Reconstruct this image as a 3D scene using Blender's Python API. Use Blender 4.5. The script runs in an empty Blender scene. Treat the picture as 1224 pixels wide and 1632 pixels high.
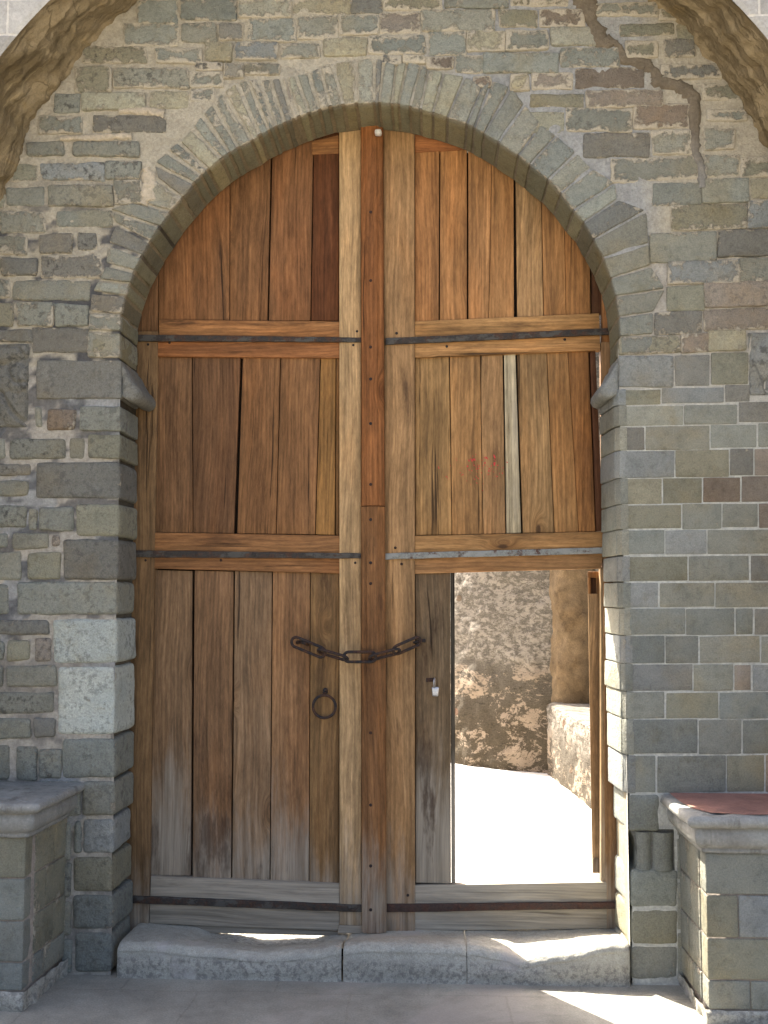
import bpy, math, random
from mathutils import Vector, Matrix, noise
S = bpy.context.scene
C = S.collection
rnd = random.Random(11)

# ---------------------------------------------------------------- camera, light, exposure
F_PX, CXP, CYP = 1650.0, 612.0, 816.0
YAW, PITCH = math.atan(78/F_PX), math.atan(129/F_PX)
CAM = Vector((0, -4.7, 1.60))
cd = bpy.data.cameras.new("camera"); cd.sensor_width = 36; cd.lens = F_PX/1632*36
cd.clip_start = 0.05; cd.clip_end = 500
co = bpy.data.objects.new("camera", cd); C.objects.link(co)
co.location = CAM; co.rotation_euler = (math.pi/2+PITCH, 0, YAW)
S.camera = co
ROT = Matrix.Rotation(YAW, 3, 'Z') @ Matrix.Rotation(math.pi/2+PITCH, 3, 'X')
def P(px, py, Y):
    "the point of the vertical plane y=Y that the photograph shows at (px, py)"
    d = ROT @ Vector(((px-CXP)/F_PX, -(py-CYP)/F_PX, -1)); return CAM + d*((Y-CAM.y)/d.y)

SUN_EL, SUN_AZ = math.radians(50), math.atan2(-0.615, 0.788)      # azimuth from +Y towards +X
ts = Vector((math.sin(SUN_AZ)*math.cos(SUN_EL), math.cos(SUN_AZ)*math.cos(SUN_EL), math.sin(SUN_EL)))
sl = bpy.data.lights.new("sun", 'SUN'); sl.energy = 5.0; sl.angle = math.radians(0.55); sl.color = (1, .95, .87)
so = bpy.data.objects.new("sun", sl); C.objects.link(so)
so.rotation_euler = (-ts).to_track_quat('-Z', 'Y').to_euler()
W = bpy.data.worlds.new("World"); S.world = W; W.use_nodes = True
wn = W.node_tree; sky = wn.nodes.new('ShaderNodeTexSky'); sky.sky_type = 'NISHITA'; sky.sun_disc = False
sky.sun_elevation = SUN_EL; sky.sun_rotation = SUN_AZ; sky.dust_density = 6.0; sky.ozone_density = 0.0; sky.air_density = 0.6
bg = wn.nodes['Background']; bg.inputs[1].default_value = 0.12
wn.links.new(sky.outputs[0], bg.inputs[0])
S.view_settings.view_transform = 'Standard'; S.view_settings.look = 'None'; S.view_settings.gamma = 1
S.view_settings.exposure = 2.42

# ---------------------------------------------------------------- helpers
def L(c):
    "sRGB 0-255 as photographed in the shade -> linear base colour"
    return tuple(((v/255+.055)/1.055)**2.4 if v > 10 else v/255/12.92 for v in c)
class NT:
    def __init__(s, name, rough=.85, spec=.25):
        s.m = bpy.data.materials.new(name); s.m.use_nodes = True; s.t = s.m.node_tree
        s.b = s.t.nodes['Principled BSDF']; s.b.inputs['Roughness'].default_value = rough
        s.b.inputs['Specular IOR Level'].default_value = spec
    def n(s, typ, **kw):
        x = s.t.nodes.new('ShaderNode'+typ)
        for k, v in kw.items():
            if k.startswith('_'): setattr(x, k[1:], v)
        for k, v in kw.items():
            if not k.startswith('_'): s.put(x.inputs[int(k[1:]) if k[0] == 'i' and k[1:].isdigit() else k], v)
        return x
    def put(s, sock, v):
        if hasattr(v, 'links') and hasattr(v, 'is_output'): s.t.links.new(v, sock)
        elif isinstance(v, (tuple, list)) and sock.type == 'RGBA' and len(v) == 3: sock.default_value = (*v, 1)
        else: sock.default_value = v
    def math(s, op, a, b=0.0, c=0.0): return s.n('Math', _operation=op, i0=a, i1=b, i2=c).outputs[0]
    def vmul(s, a, b): return s.n('VectorMath', _operation='MULTIPLY', i0=a, i1=b).outputs[0]
    def vadd(s, a, b): return s.n('VectorMath', _operation='ADD', i0=a, i1=b).outputs[0]
    def co(s): return s.n('TexCoord').outputs['Object']
    def noise(s, v, scale, det=4, rough=.6, dist=0):
        return s.n('TexNoise', Vector=v, Scale=scale, Detail=det, Roughness=rough, Distortion=dist).outputs['Fac']
    def ss(s, v, a, b, lo=0., hi=1.):
        return s.n('MapRange', _interpolation_type='SMOOTHSTEP', i0=v, i1=a, i2=b, i3=lo, i4=hi).outputs[0]
    def lin(s, v, a, b, lo=0., hi=1.): return s.n('MapRange', i0=v, i1=a, i2=b, i3=lo, i4=hi).outputs[0]
    def mix(s, f, a, b, mode='MIX'):
        x = s.t.nodes.new('ShaderNodeMix'); x.data_type = 'RGBA'; x.blend_type = mode
        s.put(x.inputs[0], f); s.put(x.inputs[6], a); s.put(x.inputs[7], b); return x.outputs[2]
    def gray(s, v): return s.n('CombineColor', i0=v, i1=v, i2=v).outputs[0]
    def attr(s, name): return s.n('Attribute', _attribute_name=name)
    def bump(s, h, strength, dist): s.t.links.new(s.n('Bump', Strength=strength, Distance=dist, Height=h).outputs[0], s.b.inputs['Normal'])
    def col(s, v): s.put(s.b.inputs['Base Color'], v)

class MB:
    "collects shapes for ONE mesh with per-vertex colour and mask attributes"
    def __init__(s): s.v = []; s.f = []; s.c = []; s.a = []
    def add(s, vs, fs, col=(.5, .5, .5), aux=(0, 0, 0)):
        o = len(s.v); s.v += [tuple(p) for p in vs]; s.f += [tuple(i+o for i in q) for q in fs]
        if isinstance(col, list): s.c += col
        else: s.c += [col]*len(vs)
        if isinstance(aux, list): s.a += aux
        else: s.a += [aux]*len(vs)
    def build(s, name, mat, parent=None, smooth=True, loc=None):
        me = bpy.data.meshes.new(name)
        o = loc or (parent.location if parent is not None else Vector((0, 0, 0)))
        o = Vector(o)
        me.from_pydata([tuple(Vector(p)-o) for p in s.v] if o.length else s.v, [], s.f)
        for nm, dat in (("tint", s.c), ("aux", s.a)):
            at = me.attributes.new(nm, 'FLOAT_COLOR', 'POINT')
            at.data.foreach_set('color', [x for q in dat for x in (*q[:3], 1.0)])
        me.materials.append(mat)
        if smooth: me.polygons.foreach_set('use_smooth', [True]*len(me.polygons))
        me.update()
        ob = bpy.data.objects.new(name, me); C.objects.link(ob)
        if parent is not None: ob.parent = parent
        else: ob.location = o
        return ob
def tag(o, label=None, cat=None, group=None, kind=None):
    for k, v in (('label', label), ('category', cat), ('group', group), ('kind', kind)):
        if v: o[k] = v
    return o
def thing(name, loc, label, cat, group=None):
    o = bpy.data.objects.new(name, None); o.empty_display_size = .1; C.objects.link(o); o.location = loc
    return tag(o, label, cat, group)
def nz(p, f, sd=0.0): return noise.noise(Vector((p[0]*f+sd, p[1]*f+sd*.37, p[2]*f-sd*.71)))

def block(mb, F, B, r=.008, step=.03, amp=.0, wob=.0, sd=None, col=(.4, .4, .4), aux1=0.0, aux2=0.0, depth_step=.05, back=False, power=1.0):
    """rounded block: F, B = front / back quads (bottom-left, bottom-right, top-right, top-left).
    amp = bumpiness along the depth, wob = wandering of the outline."""
    if sd is None: sd = rnd.uniform(0, 900)
    F = [Vector(p) for p in F]; B = [Vector(p) for p in B]
    lx = max(((F[1]-F[0]).length+(F[2]-F[3]).length)/2, 1e-4); lz = max(((F[3]-F[0]).length+(F[2]-F[1]).length)/2, 1e-4)
    ly = max((B[0]-F[0]).length, 1e-4)
    rr = min(r, lx*.49, lz*.49, ly*.49)
    def ticks(Ln, st):
        inner = Ln-2*rr; n = max(1, int(round(inner/st)))
        return [0, rr*.35] + [rr+inner*i/n for i in range(n+1)] + [Ln-rr*.35, Ln]
    tx, tz, ty = ticks(lx, step), ticks(lz, step), ticks(ly, depth_step)
    if not back: ty = ty[:-2]
    nx, nzz, ny = len(tx), len(tz), len(ty)
    nrm = (F[1]-F[0]).cross(F[3]-F[0]).normalized(); ux = (F[1]-F[0]).normalized(); uz = (F[3]-F[0]).normalized()
    idx = {}; vs = []; au = []
    def vert(i, k, j):
        key = (i, k, j)
        if key in idx: return idx[key]
        a, b, c = tx[i], tz[k], ty[j]
        qa, qb, qc = min(max(a, rr), lx-rr), min(max(b, rr), lz-rr), (max(c, rr) if not back else min(max(c, rr), ly-rr))
        d = Vector((a-qa, b-qb, c-qc)); dl = d.length
        if dl > 1e-9: d = d/dl*min(rr, max(abs(d.x), abs(d.y), abs(d.z))*1.0); a, b, c = qa+d.x, qb+d.y, qc+d.z
        u, v, w = a/lx, b/lz, c/ly
        f_ = (F[0]*(1-u)+F[1]*u)*(1-v)+(F[3]*(1-u)+F[2]*u)*v
        b_ = (B[0]*(1-u)+B[1]*u)*(1-v)+(B[3]*(1-u)+B[2]*u)*v
        p = f_*(1-w)+b_*w
        if amp: 
            e = max(0, 1-c/.06)
            p = p + nrm*(amp*e*(nz(p, 11, sd)*.9+nz(p, 34, sd)*.45+nz(p, 90, sd)*.2))
        if wob:
            p = p + ux*(wob*(nz(p, 13, sd+7)+.5*nz(p, 41, sd))) + uz*(wob*(nz(p, 12, sd+31)+.5*nz(p, 43, sd)))
        idx[key] = len(vs); vs.append(p)
        ed = math.exp(-max(0, min(a, lx-a, b, lz-b))/.016)
        au.append((ed*(1 if c < rr*1.2 else .3), aux1*(1 if c < rr*1.2 else .15), aux2)); return idx[key]
    fs = []
    for i in range(nx-1):
        for k in range(nzz-1):
            fs.append((vert(i, k, 0), vert(i+1, k, 0), vert(i+1, k+1, 0), vert(i, k+1, 0)))
            if back: fs.append((vert(i, k, ny-1), vert(i, k+1, ny-1), vert(i+1, k+1, ny-1), vert(i+1, k, ny-1)))
    for j in range(ny-1):
        for i in range(nx-1):
            fs.append((vert(i, 0, j), vert(i, 0, j+1), vert(i+1, 0, j+1), vert(i+1, 0, j)))
            fs.append((vert(i, nzz-1, j), vert(i+1, nzz-1, j), vert(i+1, nzz-1, j+1), vert(i, nzz-1, j+1)))
        for k in range(nzz-1):
            fs.append((vert(0, k, j), vert(0, k+1, j), vert(0, k+1, j+1), vert(0, k, j+1)))
            fs.append((vert(nx-1, k, j), vert(nx-1, k, j+1), vert(nx-1, k+1, j+1), vert(nx-1, k+1, j)))
    mb.add(vs, fs, col, au)
def quadpx(q, Yf, Yb):
    "front and back quads from four photo points bl, br, tr, tl on plane Yf, going straight back to Yb"
    f = [P(x, y, Yf) for x, y in q]; return f, [Vector((p.x, Yb, p.z)) for p in f]
def rectpx(x0, y0, x1, y1): return [(x0, y1), (x1, y1), (x1, y0), (x0, y0)]
def tube(mb, pts, r, seg=10, closed=False, col=(.1, .1, .1), aux=(0, 0, 0)):
    pts = [Vector(p) for p in pts]; n = len(pts); vs = []; fs = []
    up = None
    for i, p in enumerate(pts):
        t = (pts[(i+1) % n]-pts[i-1]) if closed else (pts[min(i+1, n-1)]-pts[max(i-1, 0)])
        t.normalize()
        if up is None: up = t.orthogonal().normalized()
        up = (up-t*up.dot(t)).normalized(); s_ = t.cross(up)
        for k in range(seg):
            a = 2*math.pi*k/seg; vs.append(p+(up*math.cos(a)+s_*math.sin(a))*r)
    m = n if closed else n-1
    for i in range(m):
        for k in range(seg):
            a, b = i*seg+k, i*seg+(k+1) % seg; c, d = ((i+1) % n)*seg+(k+1) % seg, ((i+1) % n)*seg+k
            fs.append((a, b, c, d))
    if not closed: fs += [tuple(range(seg-1, -1, -1)), tuple(range((n-1)*seg, n*seg))]
    mb.add(vs, fs, col, aux)
def dome(mb, c, r, axis=Vector((0, -1, 0)), flat=.6, col=(.1, .1, .1), seg=10):
    c = Vector(c); u = axis.orthogonal().normalized(); v = axis.cross(u); vs = []; fs = []
    for i in range(4):
        t = i/3*math.pi/2*.92
        for k in range(seg):
            a = 2*math.pi*k/seg; vs.append(c+(u*math.cos(a)+v*math.sin(a))*r*math.cos(t)+axis*r*flat*math.sin(t))
    for i in range(3):
        for k in range(seg): fs.append((i*seg+k, i*seg+(k+1) % seg, (i+1)*seg+(k+1) % seg, (i+1)*seg+k))
    fs.append(tuple(range(3*seg, 4*seg))); mb.add(vs, fs, col)
def grid(mb, fn, nu, nv, col=(.5, .5, .5), aux=(0, 0, 0), wrap=False, keep=None):
    vs = [fn(i/nu, j/nv) for j in range(nv+1) for i in range(nu+1)]; w = nu+1
    fs = [(j*w+i, j*w+i+1, (j+1)*w+i+1, (j+1)*w+i) for j in range(nv) for i in range(nu) if keep is None or keep((i+.5)/nu, (j+.5)/nv)]
    mb.add(vs, fs, [col(p) for p in vs] if callable(col) else col, [aux(p) for p in vs] if callable(aux) else aux)

# ---------------------------------------------------------------- materials
def stone_mat(name, lime=(.50, .435, .325)):
    "tint = colour of the stone, aux = (nearness to the stone's edge, lime smear, dark lichen)"
    M = NT(name, .92, .15); p = M.co(); at = M.attr('tint').outputs['Color']
    ax = M.n('SeparateColor', i0=M.attr('aux').outputs['Color']); edge, lm, dk = ax.outputs[0], ax.outputs[1], ax.outputs[2]
    n1 = M.noise(p, 7, 6, .65, .4); n2 = M.noise(p, 38, 6, .7); n3 = M.noise(p, 170, 4, .7); n4 = M.noise(M.vadd(p, (7.3, 1.1, 4.4)), 3.1, 5, .6)
    c = M.mix(1, at, M.gray(M.lin(n1, .25, .75, .68, 1.30)), 'MULTIPLY')
    c = M.mix(1, c, M.gray(M.lin(n2, .25, .75, .70, 1.26)), 'MULTIPLY')
    c = M.mix(1, c, M.gray(M.lin(n3, .2, .8, .66, 1.34)), 'MULTIPLY')
    c = M.mix(M.ss(n4, .5, .68, 0, .55), c, M.mix(1, c, (1.12, .98, .78), 'MULTIPLY'))
    c = M.mix(M.ss(n4, .46, .30, 0, .5), c, M.mix(1, c, (.93, .99, 1.05), 'MULTIPLY'))
    n5 = M.noise(M.vadd(p, (1.3, 5.1, 2.4)), 11, 7, .72, .5)
    c = M.mix(M.ss(n5, .54, .66, 0, .38), c, M.mix(1, c, (.80, .72, .60), 'MULTIPLY')); c = M.mix(M.ss(n5, .46, .34, 0, .5), c, M.mix(1, c, (1.22, 1.22, 1.2), 'MULTIPLY'))
    dirt = M.math('MULTIPLY', M.ss(M.math('ADD', n2, M.math('MULTIPLY', n1, .6)), .76, .98), M.math('ADD', dk, .12))
    c = M.mix(dirt, c, (.045, .042, .038))
    v = M.math('ADD', M.math('MULTIPLY', n2, .55), M.math('MULTIPLY', M.noise(M.vadd(p, (3, 9, 1)), 9, 7, .72), .75))
    v = M.math('ADD', v, M.math('MULTIPLY', M.math('MULTIPLY', edge, lm), .30)); v = M.math('ADD', v, M.math('MULTIPLY', lm, .07))
    mk = M.ss(v, .80, .90)
    lc = M.mix(1, lime, M.gray(M.lin(n3, .2, .8, .72, 1.22)), 'MULTIPLY'); lc = M.mix(M.ss(n1, .55, .7, 0, .5), lc, L((165, 160, 150)))
    M.col(M.mix(M.math('MULTIPLY', mk, .86), c, lc))
    h = M.math('ADD', M.math('MULTIPLY', n2, 1.0), M.math('MULTIPLY', n3, .45)); h = M.math('ADD', h, M.math('MULTIPLY', mk, .35))
    M.bump(h, 1.0, .012); return M.m
def mortar_mat(name):
    M = NT(name, .95, .1); p = M.co(); at = M.attr('tint').outputs['Color']
    n1 = M.noise(p, 16, 6, .7); n2 = M.noise(p, 75, 5, .7); n3 = M.noise(p, 240, 3, .7)
    c = M.mix(1, at, M.gray(M.lin(n1, .25, .75, .72, 1.22)), 'MULTIPLY'); c = M.mix(1, c, M.gray(M.lin(n2, .25, .75, .72, 1.25)), 'MULTIPLY')
    M.col(c); M.bump(M.math('ADD', n2, M.math('MULTIPLY', n3, .5)), .9, .010); return M.m
def wood_mat(name, axis):
    "tint = colour of the board, aux = (board seed, silver weathering, stains)"
    M = NT(name, .78, .12); p = M.co(); at = M.attr('tint').outputs['Color']
    ax = M.n('SeparateColor', i0=M.attr('aux').outputs['Color']); sd, gr, st = ax.outputs
    off = M.n('CombineXYZ', i0=M.math('MULTIPLY', sd, 37.), i1=M.math('MULTIPLY', sd, 11.), i2=M.math('MULTIPLY', sd, 53.)).outputs[0]
    q = M.vadd(p, off)
    k1, k2, k3 = ((1, .6, .055), (1, .6, .02), (1, .6, .22)) if axis == 'z' else ((.055, .6, 1), (.02, .6, 1), (.22, .6, 1))
    # knots: sparse cells bend the grain round them
    vor = M.n('TexVoronoi', Vector=M.vmul(q, (1, .1, .42) if axis == 'z' else (.42, .1, 1)), Scale=5.2, Randomness=1.0)
    rare = M.ss(M.n('SeparateColor', i0=vor.outputs['Color']).outputs[0], .62, .63)
    kn = M.math('MULTIPLY', M.ss(vor.outputs['Distance'], .26, .02), rare); kcore = M.math('MULTIPLY', M.ss(vor.outputs['Distance'], .075, .04), rare)
    bend = M.n('CombineXYZ', i0=M.math('MULTIPLY', kn, .045), i1=0., i2=M.math('MULTIPLY', kn, .045)).outputs[0]
    low = M.n('TexNoise', Vector=M.vmul(q, k3), Scale=3.0, Detail=2.0).outputs['Color']
    wv = M.vadd(M.vadd(q, bend), M.vmul(M.n('VectorMath', _operation='SUBTRACT', i0=low, i1=(.5, .5, .5)).outputs[0], (.12, .0, .12)))
    nA = M.noise(M.vmul(wv, k1), 22, 5, .62, .3); nB = M.noise(M.vmul(wv, k2), 105, 5, .7); nC = M.noise(M.vmul(wv, k3), 4.5, 4, .6)
    nF = M.noise(M.vmul(wv, k2), 300, 3, .7)
    rg = M.n('TexWave', _wave_type='BANDS', _bands_direction='X' if axis == 'z' else 'Z', Vector=M.vmul(wv, k1), Scale=17., Distortion=5.5, Detail=3., **{'Detail Scale': 1.4}).outputs['Fac']
    c = M.mix(1, at, M.gray(M.lin(nA, .3, .7, .66, 1.34)), 'MULTIPLY')
    c = M.mix(M.ss(nC, .45, .7, 0, .4), c, M.mix(1, c, (1.15, .92, .70), 'MULTIPLY'))
    c = M.mix(M.ss(nC, .42, .28, 0, .5), c, M.mix(1, c, (.74, .72, .74), 'MULTIPLY'))
    c = M.mix(1, c, M.gray(M.lin(rg, 0, 1, .90, 1.08)), 'MULTIPLY')
    c = M.mix(1, c, M.gray(M.lin(nB, .3, .7, .80, 1.18)), 'MULTIPLY')
    c = M.mix(1, c, M.gray(M.lin(nF, .3, .7, .86, 1.12)), 'MULTIPLY')
    sp = M.noise(M.vmul(wv, (1, .6, .16) if axis == 'z' else (.16, .6, 1)), 70, 6, .78); bl = M.noise(M.vadd(M.vmul(q, k3), (2, 7, 3)), 9, 6, .7, .4)
    c = M.mix(1, c, M.gray(M.lin(sp, .3, .7, .62, 1.32)), 'MULTIPLY'); c = M.mix(1, c, M.gray(M.lin(bl, .3, .7, .74, 1.24)), 'MULTIPLY')
    z = M.n('SeparateXYZ', i0=p).outputs[2]
    wz = M.math('ADD', M.lin(z, .95, .12, -.22, .36), M.math('MULTIPLY', M.math('SUBTRACT', gr, .5), .75))
    wm = M.ss(M.math('ADD', wz, M.math('MULTIPLY', M.math('ADD', M.math('MULTIPLY', nA, .45), M.math('MULTIPLY', M.noise(M.vmul(q, k3), 7, 6, .7), .75)), 1.0)), .66, 1.0, 0, .82)
    silver = M.mix(1, L((152, 142, 125)), M.gray(M.lin(M.math('ADD', nB, nA), .7, 1.3, .45, 1.35)), 'MULTIPLY')
    c = M.mix(wm, c, silver)
    wet = M.noise(M.vadd(M.vmul(q, k3), (5, 2, 8)), 6.5, 6, .7)
    c = M.mix(M.math('MULTIPLY', M.ss(wet, .56, .70), M.math('ADD', M.math('MULTIPLY', st, 1.1), .2)), c, (.045, .024, .014))
    c = M.mix(M.math('MULTIPLY', kn, .45), c, M.mix(1, c, (.6, .48, .38), 'MULTIPLY')); c = M.mix(M.math('MULTIPLY', kcore, .75), c, (.035, .02, .013))
    crk = M.math('MULTIPLY', M.ss(M.noise(M.vmul(wv, k2), 48, 3, .6), .36, .32), M.ss(M.noise(M.vmul(q, k3), 3.3, 2), .44, .54))
    c = M.mix(M.math('MULTIPLY', crk, .8), c, (.02, .013, .009))
    M.col(c)
    M.bump(M.math('SUBTRACT', M.math('ADD', M.math('MULTIPLY', nB, .5), M.math('ADD', M.math('MULTIPLY', nA, .4), M.math('MULTIPLY', nF, .25))), M.math('MULTIPLY', crk, 1.2)), .7, .0045)
    M.put(M.b.inputs['Roughness'], M.lin(nA, .3, .7, .62, .85)); return M.m
def iron_mat(name, base, rust, paint=None, amt=.5):
    M = NT(name, .75, .2); p = M.co(); n1 = M.noise(p, 26, 6, .7); n2 = M.noise(p, 140, 4, .7); n3 = M.noise(M.vmul(p, (1, 1, 2)), 7, 5, .7)
    c = M.mix(M.ss(n1, .5-.12*amt, .62), base, rust); c = M.mix(1, c, M.gray(M.lin(n2, .25, .75, .6, 1.35)), 'MULTIPLY')
    if paint is not None: c = M.mix(M.ss(M.math('ADD', n3, M.math('MULTIPLY', n1, .5)), .74, .82), c, paint)
    M.col(c); M.put(M.b.inputs['Metallic'], .25); M.bump(M.math('ADD', n1, n2), .6, .003); return M.m
def plain_mat(name, col, rough=.85, amp=.35, sc=12, bump=.5, spec=.2, metal=0., warm=None, streak=False):
    M = NT(name, rough, spec); p = M.co(); n1 = M.noise(p, sc, 7, .68, .3); n2 = M.noise(p, sc*9, 4, .7); n3 = M.noise(p, sc*.28, 4, .6)
    c = M.mix(1, col, M.gray(M.lin(n1, .25, .75, 1-amp, 1+amp)), 'MULTIPLY'); c = M.mix(1, c, M.gray(M.lin(n2, .25, .75, 1-amp*.6, 1+amp*.6)), 'MULTIPLY')
    if streak: c = M.mix(M.ss(M.noise(M.vmul(p, (1, 1, .07)), 16, 5, .7), .52, .66, 0, .6), c, M.mix(1, c, (.5, .46, .42), 'MULTIPLY')); c = M.mix(M.ss(n2, .60, .70, 0, .35), c, (.42, .40, .36))
    if warm is not None: c = M.mix(M.ss(n3, .45, .65, 0, .7), c, M.mix(1, c, warm, 'MULTIPLY'))
    M.col(c); M.b.inputs['Metallic'].default_value = metal
    M.bump(M.math('ADD', n1, M.math('MULTIPLY', n2, .5)), bump, .008); return M.m

M_STONE = stone_mat('weathered stone'); M_MORTAR = mortar_mat('lime mortar')
M_WV = wood_mat('upright boards', 'z'); M_WH = wood_mat('cross boards', 'x')
M_IRON = iron_mat('dark iron', (.035, .031, .030), (.075, .040, .026), None, .7)
M_STRAP = iron_mat('painted strap iron', (.050, .043, .036), (.080, .043, .027), (.085, .078, .066), .5)
M_STRAPG = iron_mat('grey painted strap iron', (.24, .24, .21), (.10, .05, .035), (.28, .28, .25), .2)
M_STRAPR = iron_mat('rusty strap iron', (.062, .042, .034), (.085, .043, .030), None, .6)
M_NAIL = iron_mat('nail iron', (.03, .026, .025), (.06, .03, .02))
M_STEEL = plain_mat('bright steel', (.40, .41, .43), .34, .12, 60, .15, .5, .9)
M_DARK = plain_mat('light stop boards', (.03, .02, .014), .9)

# ================================================================ SETTING
def cem(): 
    M = NT('worn cement paving', .85, .25); p = M.co()
    n1 = M.noise(p, 2.2, 6, .62, .4); n2 = M.noise(p, 14, 6, .7); n3 = M.noise(p, 130, 4, .7)
    br = M.n('TexBrick', Vector=M.vadd(p, M.vmul(M.n('TexNoise', Vector=p, Scale=2.5, Detail=3.).outputs['Color'], (.05, .05, 0))), Scale=1.0, **{'Mortar Size': .006, 'Brick Width': .62, 'Row Height': .40, 'Mortar Smooth': .6, 'Color1': (1, 1, 1, 1), 'Color2': (.86, .86, .88, 1), 'Mortar': (.62, .6, .58, 1)})
    c = M.mix(1, (.30, .284, .232), M.gray(M.lin(n1, .25, .75, .72, 1.25)), 'MULTIPLY')
    c = M.mix(1, c, M.gray(M.lin(n2, .25, .75, .82, 1.15)), 'MULTIPLY'); c = M.mix(1, c, M.gray(M.lin(n3, .2, .8, .66, 1.3)), 'MULTIPLY')
    c = M.mix(M.ss(M.noise(p, 1.3, 7, .7, .8), .48, .62, 0, .45), c, (.40, .35, .30)); c = M.mix(M.ss(M.noise(M.vadd(p, (4, 1, 2)), 5, 7, .75), .58, .68, 0, .45), c, (.16, .14, .12))
    c = M.mix(.28, c, M.mix(1, c, br.outputs['Color'], 'MULTIPLY')); c = M.mix(M.ss(n2, .66, .74, 0, .5), c, (.09, .075, .06))
    M.col(c); M.bump(M.math('ADD', M.math('MULTIPLY', n2, .8), M.math('ADD', M.math('MULTIPLY', n3, .3), M.math('MULTIPLY', br.outputs['Fac'], -.25))), .6, .008); return M.m
mb = MB(); grid(mb, lambda u, v: Vector((-60+120*u, -60+60.0*v, 0)), 24, 12); tag(mb.build('ground', cem(), smooth=False), kind='structure')
def gz(x, y):       # the yard falls gently away to the left and back
    return (.02 if y < .45 else .06)-.045*max(0, min(1, (y-1)/4))*2.2-.05*max(0, min(1, (y-4)/3))+.035*math.tanh(x-1)*min(1, max(0, y/4))
mb = MB(); grid(mb, lambda u, v: (lambda x, y: Vector((x, y, gz(x, y)+.012*nz((x, y, 0), .9, 3))))(-22+44*u, .02+40*v**1.5), 110, 110)
M_YARD = plain_mat('pale cement yard', (.52, .49, .44), .9, .12, 3, .35)
tag(mb.build('courtyard_ground', M_YARD), kind='structure')

# ================================================================ GATE WALL
YF = -.28                                  # face of the wall; the gate stands on y = 0
AC, AR = (-.297, 2.668), 1.086             # opening: centre x, spring height, radius
JL, JR = -1.372, .797
wall = thing('stone_wall', (-.29, YF, 0), 'weathered grey stone wall with a round arched gateway, patched with pale lime mortar', 'wall')
def opening(off, n=48, z0=-.02):
    pts = [Vector((JL-off, 0, z0)), Vector((JL-off, 0, 1.2))]
    pts += [Vector((AC[0]-(AR+off)*math.cos(math.pi*i/n), 0, AC[1]+(AR+off)*math.sin(math.pi*i/n))) for i in range(n+1)]
    return pts+[Vector((JR+off, 0, 1.2)), Vector((JR+off, 0, z0))]
def inside(x, z, off):
    if z < AC[1]: return JL-off < x < JR+off
    return math.hypot(x-AC[0], z-AC[1]) < AR+off
# --- solid core behind the facing stones, and the thick wall behind the gate
mb = MB(); a = opening(.05); b = opening(.14)
def outer(p): 
    d = p-Vector((AC[0], 0, 1.9)); s = min(7/abs(d.x) if abs(d.x) > 1e-6 else 1e9, (2.9 if d.z > 0 else 1.95)/abs(d.z) if abs(d.z) > 1e-6 else 1e9)
    return Vector((AC[0], 0, 1.9))+d*s
rows = [(a, -.262), (a, -.004), (b, -.003), (b, .55)]
prof = [[Vector((p.x, y, p.z)) for p in pp] for pp, y in rows]+[[Vector((q.x, .55, q.z)) for q in map(outer, b)]]
vs = [p for r_ in prof for p in r_]; n = len(a)
mb.add(vs, [(k*n+i, k*n+i+1, (k+1)*n+i+1, (k+1)*n+i) for k in range(4) for i in range(n-1)], L((120, 112, 98)))
zt = 4.8
mb.add([(-7.3, -.73, zt), (6.8, -.73, zt), (6.8, .55, zt), (-7.3, .55, zt)], [(0, 1, 2, 3)], L((120, 112, 98)))
mb.build('wall_core', M_MORTAR, wall, smooth=False)

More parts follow.
